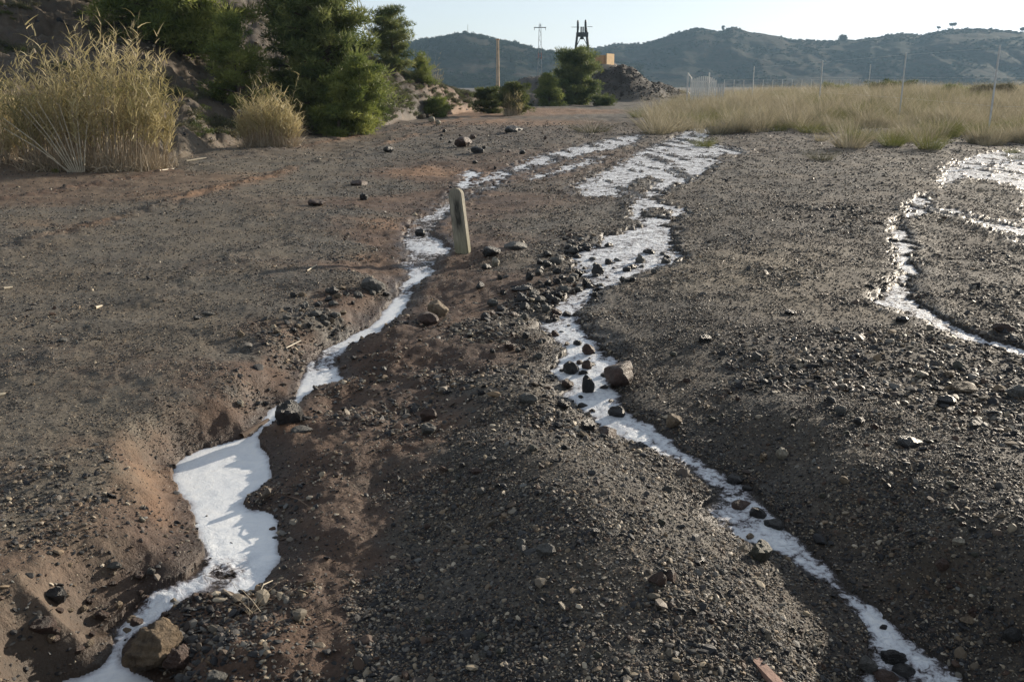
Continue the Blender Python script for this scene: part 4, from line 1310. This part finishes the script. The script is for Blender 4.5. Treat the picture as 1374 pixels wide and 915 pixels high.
# tussocks one can tell apart along the front of the field
TUS = [(775,205,0,'x'),]
TUSS = [
 (883, 180, 62, 42, 'g', 'largest dry grass tussock, at the left end of the field above the white braids'),
 (858, 158, 26, 22, 'v', 'small greenish tussock at the far left corner of the grass field'),
 (935, 166, 40, 26, 'v', 'dark green tussock second from the left along the field edge'),
 (990, 177, 50, 30, 'g', 'straw coloured tussock behind the little yellow one'),
 (944, 197, 30, 20, 'v', 'small yellow green tussock alone among white braids'),
 (1050, 170, 34, 22, 'v', 'bright green low tussock in the middle of the field edge'),
 (1085, 178, 40, 24, 'v', 'dull green tussock right of the bright low one'),
 (1140, 198, 56, 46, 'g', 'tall pale tussock with a dark base at the front of the field'),
 (1101, 215, 34, 24, 's', 'grey dead tuft on the gravel in front of the field'),
 (1197, 196, 34, 30, 'v', 'green tussock beside a dark hollow at the field edge'),
 (1247, 200, 40, 42, 'v', 'tall green based tussock left of the far right stream'),
 (1330, 188, 34, 34, 'v', 'dark green tuft right of the others above the far right stream'),
 (1322, 196, 20, 14, 'g', 'small straw tuft below the dark green tuft'),
 (1357, 206, 18, 12, 'v', 'tiny green tuft at the edge of the far right stream'),
 (1368, 215, 30, 20, 's', 'brown tuft at the right edge of the picture beside the far right stream'),
 (795, 178, 44, 26, 's', 'grey dry tuft alone on the dark track left of the field'),
]
TM = {'g': [tussock_mesh(540 + i, 420, 1.0, 0.30, M['grass'], w=0.007, spread=0.7) for i in range(2)],
      'v': [tussock_mesh(550 + i, 420, 1.0, 0.34, M['green_grass'], w=0.007, spread=0.8) for i in range(2)],
      's': [tussock_mesh(560 + i, 300, 1.0, 0.4, M['scrub'], w=0.007, spread=0.9) for i in range(2)]}
for i, (px, py, w, h, k, lab) in enumerate(TUSS):
    p, t = at(px, py)
    o = link('grass_tussock', TM[k][i % 2], loc=p, rot=(0, 0, i * 1.7), scale=(w / F * t / 1.0, w / F * t / 1.0, h / F * t * 1.15))
    tag(o, lab, 'grass tuft')

# dry grass wisp by the left cascade
g = np.random.default_rng(5)
p, t = at(338, 826)
nb = 16
az = g.uniform(0.2, 2.6, nb)
V, Q = ribbons(g.normal(0, 0.012, (nb, 3)) * [1, 1, 0.2], unit(np.stack([np.cos(az), np.sin(az) * .6, g.uniform(.2, 1.2, nb)], 1)), g.uniform(.05, .20, nb), np.full(nb, .0028), g.uniform(.2, 1.2, nb), 4, g)
o = link('dry_grass_wisp', mesh_np('wisp', V, Q, [M['reed_stem']], False, {'v': np.repeat(g.uniform(.5, 1, nb), 10)}), loc=p + Vector((0, 0, .01)))
tag(o, 'wisp of pale dry grass on the mud right of the pool outlet', 'dry grass')

# scrub on the left slope and along the track
sp = [scrub_mesh(600 + i, 0.30, 26, M['scrub'], 0.07) for i in range(3)] + [scrub_mesh(610 + i, 0.30, 26, M['bush'], 0.07) for i in range(2)]
C_SCRUB = proto_collection('scrub_shape', sp)
n = 12000
gy = rng.uniform(17, 80, n); aa = azr(rng.uniform(-300, 740, n)); gx = aa * gy
bk = gsample(GBK, gx, gy)
sel = (bk > 0.12) & ((0.5 + fbm(gx, gy, 4, 3, 301)) > np.where(aa < azr(500), 0.62, 0.34))
gx, gy = gx[sel], gy[sel]; n = len(gx)
s = rng.uniform(0.3, 1.0, n)
o = scatter('slope_scrub', np.stack([gx, gy, gz(gx, gy)], 1), np.stack([rng.normal(0, .1, n), rng.normal(0, .1, n), rng.uniform(0, 6.28, n)], 1), np.stack([s, s, s * .8], 1), rng.integers(0, 5, n), C_SCRUB)
tag(o, 'grey green low scrub covering the left slope', 'scrub', kind='stuff')
n = 5200
gy = rng.uniform(38, 78, n); aa = azr(rng.uniform(470, 760, n)); gx = aa * gy
sel = (gsample(GBK, gx, gy) > 0.06) & ((0.5 + fbm(gx, gy, 2.2, 3, 306)) > 0.42)
gx, gy = gx[sel], gy[sel]; n = len(gx)
s = rng.uniform(0.4, 1.2, n)
o = scatter('verge_scrub', np.stack([gx, gy, gz(gx, gy)], 1), np.stack([rng.normal(0, .1, n), rng.normal(0, .1, n), rng.uniform(0, 6.28, n)], 1), np.stack([s, s, s * .7], 1), rng.integers(0, 5, n), C_SCRUB)
tag(o, 'grey green scrub and dry tufts covering the shoulder of the left slope towards the chimney', 'scrub', kind='stuff')
# stones on the slope
n = 5000
gy = rng.uniform(16, 75, n); aa = azr(rng.uniform(-300, 720, n)); gx = aa * gy
sel = gsample(GBK, gx, gy) > 0.08
gx, gy = gx[sel], gy[sel]; n = len(gx)
sz = 0.05 * np.exp(rng.normal(0, .5, n))
o = scatter('slope_rubble', np.stack([gx, gy, gz(gx, gy)], 1), rng.uniform(0, 3, (n, 3)), sz[:, None] * rng.uniform(.6, 1.3, (n, 3)), rng.integers(0, 10, n), C_STONE)
tag(o, 'rubble strewn over the brown left slope and the far verge', 'rubble', kind='stuff')
for (px, py, w, h, lab) in [(60, 229, 26, 14, 'bright yellow green weed below the fanned canes'), (130, 220, 30, 12, 'low green mat of weed at the foot of the big reed clump'),
                            (75, 232, 14, 8, 'small yellow weed right of the brighter one at the left verge')]:
    p, t = at(px, py)
    o = link('weed', scrub_mesh(int(px), 0.3, 30, M['green_grass'], 0.06), loc=p, scale=(w / F * t / .6, w / F * t / .8, h / F * t / .35))
    tag(o, lab, 'weed')

# ------------------------------------------------------------------ sticks and planks
def stick(px0, py0, px1, py1, r, name, label, mat='cane', lift=0.01, bend=0.0, cat='stick'):
    a, _ = at(px0, py0); b, _ = at(px1, py1)
    o0 = (a + b) / 2
    m_ = np.array([0, 0, lift + bend])
    A, B = np.array(a - o0) + [0, 0, lift], np.array(b - o0) + [0, 0, lift]
    o = MB().tube([A, (A + B) / 2 + m_ - [0, 0, lift] + [0, 0, 0.0], B], [r, r * .9, r * .6], 6).build(name, M[mat])
    o.location = o0
    return tag(o, label, cat)
stick(250, 217, 277, 213, .022, 'stick', 'long pale cane lying on the left verge below the reeds')
stick(214, 230, 235, 227, .014, 'stick', 'shorter pale cane on the verge left of the long one')
stick(394, 186, 420, 180, .02, 'stick', 'pale stick leaning out from the foot of the roadside reeds', bend=.2)
stick(384, 469, 404, 459, .004, 'twig', 'thin straw on the mud left of the left stream')
stick(5, 389, 17, 387, .012, 'twig', 'little pale stick at the left edge of the road')
stick(128, 415, 137, 412, .011, 'twig', 'tiny white stick on the left of the road')
stick(0, 532, 8, 530, .009, 'twig', 'ochre stick end at the left picture edge')
stick(324, 588, 360, 566, .018, 'log', 'dark wet log lying across the outlet above the pool', 'bark')
stick(412, 365, 425, 357, .006, 'twig', 'small straw on the stony road shoulder')
stick(342, 815, 366, 782, .0028, 'twig', 'long thin bent straw rising from the dry wisp beside the pool', bend=.03)
stick(385, 668, 415, 683, .0025, 'twig', 'thin brown root on the dark mud right of the pool', 'bark', bend=.01)

p, t = at(1029, 908)
mbx = MB().box((0, 0, 0), (0.032, 0.15, 0.018))
o = mbx.build('plank', M['wood_pink']); o.location = p + Vector((0, 0, .012)); o.rotation_euler = (0.12, 0.1, R(24))
tag(o, 'short pinkish weathered plank lying in the gravel at the bottom edge', 'plank')

# ------------------------------------------------------------------ white post (slightly leaning, rounded top)
def marker_post():
    p, t = at(622, 340)
    Hh = 87 / F * t * 1.04; W = 0.155; T = 0.075
    root = empty('marker_post', p - Vector((0, 0, 0.03)))
    root.rotation_euler = (R(-5), R(-9.5), R(-24))
    tag(root, 'short leaning pale post with a rounded top standing between the two streams', 'post')
    n_ = 14
    prof = [(-W / 2, -0.12), (W / 2, -0.12), (W / 2, Hh - W * .42)]
    for k in range(1, n_):
        a = math.pi * k / n_
        prof.append((W / 2 * math.cos(a), Hh - W * .42 + W * .42 * math.sin(a)))
    prof.append((-W / 2, Hh - W * .42))
    import bmesh
    bm = bmesh.new()
    f = bm.faces.new([bm.verts.new((x, -T / 2, z)) for x, z in prof])
    r_ = bmesh.ops.extrude_face_region(bm, geom=[f])
    for v in [e for e in r_['geom'] if isinstance(e, bmesh.types.BMVert)]: v.co.y += T
    bmesh.ops.recalc_face_normals(bm, faces=bm.faces)
    bmesh.ops.bevel(bm, geom=bm.edges[:], offset=0.008, segments=2, affect='EDGES')
    for v in bm.verts:
        v.co.x *= 1 - 0.06 * (v.co.z / Hh)
    me = bpy.data.meshes.new('post_body'); bm.to_mesh(me); bm.free()
    m, nt, b, out = newmat('weathered_post')
    c = ramp(nt, noise(nt, 9, 6, 0.7, stretch=(6, 6, 0.8)), [(0.3, (0.11, 0.10, 0.075)), (0.5, (0.24, 0.22, 0.17)), (0.8, (0.48, 0.44, 0.35))])
    # dark lichen streak down the middle of the face
    tcn = N(nt, 'ShaderNodeTexCoord'); sx = N(nt, 'ShaderNodeSeparateXYZ'); nt.links.new(tcn.outputs['Object'], sx.inputs[0])
    cx1 = math_(nt, 'ABSOLUTE', math_(nt, 'SUBTRACT', sx.outputs[0], 0.012))
    st = math_(nt, 'MULTIPLY', mrange(nt, cx1, 0.018, 0.055, 1, 0), mrange(nt, math_(nt, 'ABSOLUTE', math_(nt, 'SUBTRACT', sx.outputs[2], Hh * .62)), Hh * .12, Hh * .36, 1, 0))
    st = math_(nt, 'MULTIPLY', st, mrange(nt, noise(nt, 12, 5, 0.7, stretch=(5, 5, 1)), 0.3, 0.6, 0.6, 1.3))
    st = math_(nt, 'MULTIPLY', st, mrange(nt, sx.outputs[1], -0.03, -0.02, 1, 0))
    c = mix(nt, math_(nt, 'MULTIPLY', st, 0.92), c, (0.03, 0.028, 0.022))
    low = mrange(nt, sx.outputs[2], 0.0, Hh * .45, 0.55, 0.0)
    c = mix(nt, low, c, (0.20, 0.19, 0.09))
    nt.links.new(c, b.inputs['Base Color']); b.inputs['Roughness'].default_value = 0.8
    bump(nt, b, noise(nt, 30, 5, 0.7, stretch=(4, 4, 1)), 0.5, 0.006)
    me.materials.append(m)
    link('post_body', me, root)
marker_post()

# ------------------------------------------------------------------ fences and gate
def px_z(py, dist): return CAMH + float(elev(115.5 - py)) * dist


fr = [(1342, 62, 31), (1216, 72, 39), (1104, 82, 49), (1012, 90, 62)]
x0, y0 = colx(1104, 49), 49
root = empty('wire_fence', (x0, y0, float(gz(x0, y0))))
tag(root, 'near wire fence of tall thin galvanised posts standing in the dry grass', 'fence')
tops = []
rp = np.array(root.location)
for px, py, d in [(1500, 50, 25)] + fr:
    x = colx(px, d, py); zt = px_z(py, d); zb = float(gz(x, d)) - .1
    b_ = np.array([x, d, zb]) - rp; t_ = np.array([x, d, zt]) - rp
    MB().tube([b_, t_], 0.032, 8).build('fence_post', M['galv'], root, True)
    tops.append((b_, t_))
for k in range(len(tops) - 1):
    for fz in (0.35, 0.65, 0.97):
        a, b_ = tops[k][0] * (1 - fz) + tops[k][1] * fz, tops[k + 1][0] * (1 - fz) + tops[k + 1][1] * fz
        MB().bar(a, b_, 0.003, 3).build('wire', M['galv'], root)
x, d = colx(1168, 75, 90), 75.0
o = MB().tube([(0, 0, -.2), (0, 0, px_z(87, d) - float(gz(x, d)))], 0.04, 8).build('lone_pole', M['galv'])
o.location = (x, d, float(gz(x, d))); tag(o, 'lone thin pole beyond the grass between the second and third fence posts', 'pole')

# far mesh fence
root = empty('mesh_fence', (colx(1050, 90), 90, float(gz(colx(1050, 90), 90))))
tag(root, 'far low mesh fence running right from the white gate', 'fence')
rp = np.array(root.location)
pts = []
for px in list(range(972, 1200, 13)) + [1210, 1226, 1242]:
    d = 84 + (px - 972) * 0.10
    x = colx(px, d, 110); pts.append((np.array([x, d, float(gz(x, d))]) - rp, px_z(107.5 - (px - 972) * 0.0, d) - float(gz(x, d))))
for k, (b_, h_) in enumerate(pts):
    MB().tube([b_ - [0, 0, .1], b_ + [0, 0, h_]], 0.035, 6).build('fence_post', M['galv'], root, True)
    if k < len(pts) - 1:
        c_, h2 = pts[k + 1]
        mb = MB()
        for s in np.linspace(0, 1, 9)[1:-1]: mb.bar(b_ * (1 - s) + c_ * s, b_ * (1 - s) + c_ * s + [0, 0, h_], 0.006, 3)
        for f in np.linspace(0.1, 1, 12): mb.bar(b_ + [0, 0, h_ * f], c_ + [0, 0, h2 * f], 0.006, 3)
        mb.build('mesh_panel', M['steel_grey'], root)

# double gate with arched sheet metal leaves
gd = 66.0
gx0 = colx(945, gd); gzb = float(gz(gx0, gd))
root = empty('metal_gate', (gx0, gd, gzb)); tag(root, 'white sheet metal gate with an arched top between tall posts', 'gate')
X = lambda px: colx(px, gd, 115) - gx0
Zp = lambda py: px_z(py, gd) - gzb
for px in (922.5, 951):
    MB().tube([(X(px), 0, -.1), (X(px), 0, Zp(98))], 0.045, 8).build('gate_post', M['white_metal'], root, True)
nb = 12
xs = np.linspace(X(929), X(963), nb + 1)
for k in range(nb):
    xm = (xs[k] + xs[k + 1]) / 2; w = xs[k + 1] - xs[k]
    q = (xm - xs[0]) / (xs[-1] - xs[0])
    top = Zp(108) + (Zp(102.5) - Zp(108)) * math.sin(math.pi * min(1, max(0, q * 1.02)))
    MB().box((xm, 0.25 + (0.03 if k % 2 else 0), (top + .15) / 2), (w * .72, 0.03, top - .15)).build('sheet', M['white_metal'], root)
for k, px in enumerate(np.linspace(965.5, 972, 3)):
    MB().box((X(px), .3, (Zp(113) + .1) / 2), (.12, .03, Zp(113) - .1)).build('sheet', M['galv'], root)
fm_ = MB()
fm_.bar((X(922.5), 0, Zp(99)), (X(929), .25, Zp(106)), .03); fm_.bar((X(928), .2, 0), (X(928), .2, Zp(105)), .03)
fm_.bar((X(922.5), 0, Zp(122)), (X(928), .25, Zp(127)), .02); fm_.bar((X(951), 0, Zp(112)), (X(945), .1, Zp(134)), .025); fm_.bar((X(951), 0, Zp(110)), (X(960), .1, Zp(122)), .02)
fm_.box(((xs[0] + xs[-1]) / 2, .31, Zp(128)), (xs[-1] - xs[0], .03, .08)).box(((xs[0] + xs[-1]) / 2, .31, Zp(110)), (xs[-1] - xs[0], .03, .08))
fm_.build('brace', M['white_metal'], root)

# ------------------------------------------------------------------ mine headframe
def headframe():
    d = 215.0
    cx = colx(781, d); zb = float(gz(cx, d))
    root = empty('mine_headframe', (cx, d, zb)); tag(root, 'dark steel mine headframe with two tall wheels on the hillock', 'headframe')
    X = lambda px: colx(px, d, 80) - cx
    Z = lambda py: px_z(py, d) - zb
    HB = -1.0
    for s0, s1 in (((769.5, 92), (774, 48)), ((792.5, 92), (786.5, 48))):
        for yy in (-1.2, 1.2):
            lg = MB(); lg.tube([(X(s0[0]), yy * 1.3, HB), (X(s1[0]), yy * .6, Z(s1[1])), (X(s1[0]) + (0.2 if s1[0] < 780 else -.2), yy * .5, Z(39))], [.26, .2, .14], 4)
            lg.build('leg', M['steel_dark'], root)
    b = MB(); b.box(((X(774) + X(787)) / 2, 0, Z(49)), (X(788) - X(772.5), 2.0, .9)); b.build('platform', M['steel_dark'], root)
    for px, h0, h1 in ((774.5, 46, 31.5), (784.7, 46, 31)):       # sheaves seen edge-on
        w = MB(); r_ = (Z(h1) - Z(h0)) / 2
        zc = (Z(h1) + Z(h0)) / 2
        ang = np.linspace(0, 2 * np.pi, 21)
        w.tube([(X(px), r_ * math.cos(a), zc + r_ * math.sin(a)) for a in ang], .17, 6)
        for a in ang[:-1:3]: w.bar((X(px), 0, zc), (X(px), r_ * math.cos(a), zc + r_ * math.sin(a)), .06)
        w.build('sheave_wheel', M['steel_dark'], root)
    for px in (779, 781.6):
        MB().bar((X(px), 0, Z(50)), (X(px), 0, Z(39)), .16).build('guide_beam', M['steel_dark'], root)
    MB().box((X(780.3), 0, Z(52)), (.7, .8, 1.0)).build('hopper', M['steel_dark'], root)
    c = MB()
    c.bar((X(766), 0, Z(39.5)), (X(773), 0, Z(39.5)), .05); c.bar((X(787), 0, Z(39)), (X(794), 0, Z(39)), .05)
    c.bar((X(779), -.8, Z(51)), (X(772), -1, Z(66)), .07); c.bar((X(780.5), -.8, Z(51)), (X(790), -1, Z(68)), .07)
    c.bar((X(771.5), -1, Z(66)), (X(790), -1, Z(66)), .07); c.bar((X(770.5), -1, Z(78)), (X(791), -1, Z(78)), .09); c.bar((X(771), -1, Z(78)), (X(790), -1, Z(66)), .05)
    c.build('bracing', M['steel_dark'], root)
headframe()

# lattice pylon
def pylon():
    d = 245.0
    cx = colx(724, d); zb = float(gz(cx, d))
    root = empty('lattice_pylon', (cx, d, zb)); tag(root, 'thin lattice power pylon with one cross arm and a reddish lower part', 'pylon')
    Z = lambda py: px_z(py, d) - zb
    zt = Z(36); zr0, zr1 = Z(100), Z(72)
    hw = lambda z: 0.62 - 0.40 * z / zt
    def seg(z0, z1, name, mat):
        m_ = MB()
        for sx in (-1, 1):
            for sy in (-1, 1):
                m_.bar((sx * hw(z0), sy * hw(z0), z0), (sx * hw(z1), sy * hw(z1), z1), .055)
        k = max(2, int((z1 - z0) / 1.0)); zz = np.linspace(z0, z1, k + 1)
        for i in range(k):
            s = 1 if i % 2 else -1
            for sy in (-1, 1):
                m_.bar((-s * hw(zz[i]), sy * hw(zz[i]), zz[i]), (s * hw(zz[i + 1]), sy * hw(zz[i + 1]), zz[i + 1]), .035)
                m_.bar((sy * hw(zz[i]), -s * hw(zz[i]), zz[i]), (sy * hw(zz[i + 1]), s * hw(zz[i + 1]), zz[i + 1]), .035)
        m_.build(name, M[mat], root)
    seg(-.3, Z(80), 'mast', 'steel_grey'); seg(Z(80), Z(72), 'mast', 'steel_red'); seg(Z(72), zt, 'mast', 'steel_grey')
    MB().box((0, 0, Z(40)), (3.1, .2, .22)).build('cross_arm', M['steel_grey'], root)
    for sx in (-1.4, 0, 1.4): MB().bar((sx, 0, Z(40)), (sx, 0, Z(40) - .7 if sx else Z(34.5)), .06).build('insulator', M['steel_grey'], root)
pylon()

# brick chimney
d = 260.0; cx = colx(668, d); zb = 0.2
root = empty('brick_chimney', (cx, d, zb)); tag(root, 'slender ochre chimney standing alone in front of the left hill', 'chimney')
zt = px_z(55.5, d) - zb
MB().tube([(0, 0, -.5), (0, 0, zt * .5), (0, 0, zt)], [.55, .44, .36], 12).build('shaft', M['faded_wall'], root, True)
MB().tube([(0, 0, zt - .1), (0, 0, zt + .25)], [.50, .50], 12).build('cap', M['ochre_wall'], root)

# small ruined ochre building on the hillock
d = 198.0
cx = colx(811, d); zb = px_z(92.5, d)
root = empty('ruined_building', (cx, d, zb)); tag(root, 'small ochre roofless building on the hillock right of the headframe', 'building')
w, dp, h = 2.9, 3.4, px_z(75.5, d) - zb
for nm, c, s, m_ in (('wall', (-.35, -dp / 2, h / 2 - .6), (w - .5, .25, h + 1.2), 'ochre_wall'), ('wall', (w / 2 - .25, -.12, h / 2 - .45), (.25, dp, h + 1.5), 'sunlit_ochre_wall'),
                     ('wall', (-w / 2, .15, h / 2 - .6), (.25, dp - .4, h + 1.0), 'ochre_wall'), ('wall', (-.3, dp / 2 - .1, h / 2 - .6), (w - .4, .22, h + .9), 'ochre_wall')):
    bb = MB().box(c, s); bb.build(nm, M[m_], root)
MB().box((-.6, -dp / 2 - .14, h * .42), (.5, .05, .8)).build('window', M['dark_void'], root)
root.rotation_euler = (0, 0, R(-32))

# ------------------------------------------------------------------ hills
def hill(name, U, E, R1, R0, seed, RB=None, amp=6.0):
    U, E = np.array(U, float), np.array(E, float)
    u = np.linspace(U[0], U[-1], 620)
    e = np.interp(u, U, E)
    e = e + 1.1 * vnoise(u / 14.0, u * 0, seed) + 0.6 * vnoise(u / 5.0, u * 0, seed + 1)
    a = azr(u)
    zt = CAMH + elev(e) * R1
    t = np.concatenate([np.linspace(0, 1, 90), 1 + np.linspace(0.015, 0.5, 14)])
    A, T = np.meshgrid(a, t); ZT = np.broadcast_to(zt, A.shape)
    Y = R0 + (R1 - R0) * T; X_ = A * Y
    prof = np.where(T <= 1, 0.55 * T + 0.45 * ss(0, 1, T), 1 - 1.3 * (T - 1) ** 1.2)
    gull = (np.abs(fbm(X_, Y * .45, 110.0, 5, seed)) * 2 - 0.5) * amp * np.sin(np.pi * np.clip(T, 0, 1)) ** .8
    ter = fbm(X_, Y, 22, 4, seed + 8) * 1.8 * np.sin(np.pi * np.clip(T, 0, 1))
    Zz = ZT * prof - gull + ter - 0.5
    V = np.stack([X_, Y, Zz], -1).reshape(-1, 3)
    nrr, ncc = A.shape
    i = (np.arange(nrr - 1)[:, None] * ncc + np.arange(ncc - 1)[None])
    Q = np.stack([i, i + 1, i + 1 + ncc, i + ncc], -1).reshape(-1, 4)
    o = link(name, mesh_np(name, V, Q, [M['hill']], True)); tag(o, kind='structure')
    return a, t, R0, R1, Zz
H1 = hill('hills', [60, 300, 480, 540, 570, 600, 625, 645, 660, 690, 705, 725, 745, 775, 810, 860], [20, 40, 50, 55, 60, 64.5, 69.5, 66, 62, 57, 52, 47, 44, 40, 34, 26], 820, 610, 3, amp=4)
H2 = hill('far_hills', [600, 700, 760, 785, 808, 820, 860, 878, 900, 915, 930, 945, 958, 968, 980, 992, 1005, 1030, 1060, 1100, 1125, 1145, 1175, 1200, 1215, 1228, 1250, 1280, 1300, 1340, 1374, 1500, 1750, 2100],
          [26, 38, 45, 49, 51, 55, 55.5, 60, 68, 72, 75, 74, 72, 72.5, 77, 73, 70, 67, 61, 59, 59.5, 60, 65, 69, 67.5, 66, 72, 74.5, 75, 72.5, 68, 60, 66, 50], 1080, 800, 17, amp=6)


def hill_z(Hh, px, t):
    a, tt, R0, R1, Zz = Hh
    j = int(np.argmin(np.abs(a - azr(px)))); i = int(np.argmin(np.abs(tt - t)))
    return a[j] * (R0 + (R1 - R0) * tt[i]), R0 + (R1 - R0) * tt[i], Zz[i, j]


fs = [scrub_mesh(700 + i, 1.6, 9, M['farscrub'], 0.9) for i in range(4)]
C_FAR = proto_collection('far_bush_shape', fs)
for Hh, nm, lab, nn in ((H1, 'hillside_scrub', 'dark scrub and small pines covering the left hill', 9000), (H2, 'hillside_scrub', 'dark scrub and small trees covering the long right hill', 15000)):
    a, tt, R0, R1, Zz = Hh
    j = rng.integers(0, len(a), nn); i = rng.integers(4, 92, nn)
    dn = 0.5 + fbm(a[j] * 800, (R0 + (R1 - R0) * tt[i]), 60, 4, 401)
    ok = dn > (0.40 if Hh is H1 else 0.50) - 0.28 * (tt[i] > 0.93)
    i, j = i[ok], j[ok]; n = len(i)
    yy = R0 + (R1 - R0) * tt[i]
    s = rng.uniform(0.35, 1.1, n) * (1.25 if Hh is H1 else 0.95)
    o = scatter(nm, np.stack([a[j] * yy, yy, Zz[i, j]], 1), np.stack([np.zeros(n), np.zeros(n), rng.uniform(0, 6.28, n)], 1), np.stack([s, s, s * rng.uniform(.7, 1.4, n)], 1), rng.integers(0, 4, n), C_FAR)
    tag(o, lab, 'scrub', kind='stuff')


def sky_tree(Hh, px, hpx, wpx, shape, label, seed, lean=0.0):
    x, y, z = hill_z(Hh, px, 1.0)
    h = hpx / F * y; r = wpx / F * y / 2
    g = np.random.default_rng(seed)
    root = empty('hilltop_tree', (x, y, z - .5)); tag(root, label, 'tree')
    MB().tube([(0, 0, 0), (lean * h, 0, h * .8)], [.35, .15], 6).build('trunk', M['bark'], root)
    nC = 22
    if shape == 'umbrella': C = np.stack([g.uniform(-1, 1, nC) * r * .8 + lean * h, g.uniform(-1, 1, nC) * r * .7, h * g.uniform(.68, .95, nC)], 1)
    else: C = np.stack([g.uniform(-.6, .6, nC) * r, g.uniform(-.6, .6, nC) * r, h * g.uniform(.2, .9, nC)], 1)
    V, T, v = tufts(C, np.full(nC, r * .4), 40, r * .35, g, g.uniform(.1, .7, nC), .6)
    MB().add(V, T, v).build('crown', M['farscrub'], root)
sky_tree(H2, 965, 7, 5, 'round', 'small upright tree in the notch of the right ridge', 1)
sky_tree(H2, 1126, 7, 13, 'round', 'bushy tree on the low saddle of the right ridge', 2)
sky_tree(H2, 1249, 6, 5, 'umbrella', 'small umbrella pine on the right skyline, left of a pair', 3, .2)
sky_tree(H2, 1268, 7.5, 8, 'umbrella', 'umbrella pine on the right skyline, right of a pair', 4, -.1)
sky_tree(H2, 1364, 6, 9, 'umbrella', 'spreading tree on the skyline at the far right', 5)
sky_tree(H1, 625, 3, 6, 'round', 'tree clump on the summit of the left hill', 6)
x, y, z = hill_z(H1, 629, 1.0)
o = MB().tube([(0, 0, 0), (0, 0, 7)], .22, 5).build('mast', M['steel_grey']); o.location = (x, y, z); tag(o, 'thin mast on the summit of the left hill', 'mast')

# ------------------------------------------------------------------ haze
if HAZE:
    V, Q = box_np((0, 800, 75), (6000, 2400, 160))
    me = mesh_np('haze', V, Q)
    o = link('haze', me); tag(o, kind='stuff'); o['label'] = 'thin blue haze hanging over the valley'; o['category'] = 'haze'
    m = bpy.data.materials.new('haze'); m.use_nodes = True; nt = m.node_tree; nt.nodes.clear()
    out = N(nt, 'ShaderNodeOutputMaterial'); pv = N(nt, 'ShaderNodeVolumePrincipled')
    pv.inputs['Density'].default_value = HAZE; pv.inputs['Color'].default_value = (0.48, 0.74, 1.0, 1); pv.inputs['Anisotropy'].default_value = 0.1
    nt.links.new(pv.outputs[0], out.inputs['Volume'])
    me.materials.append(m)
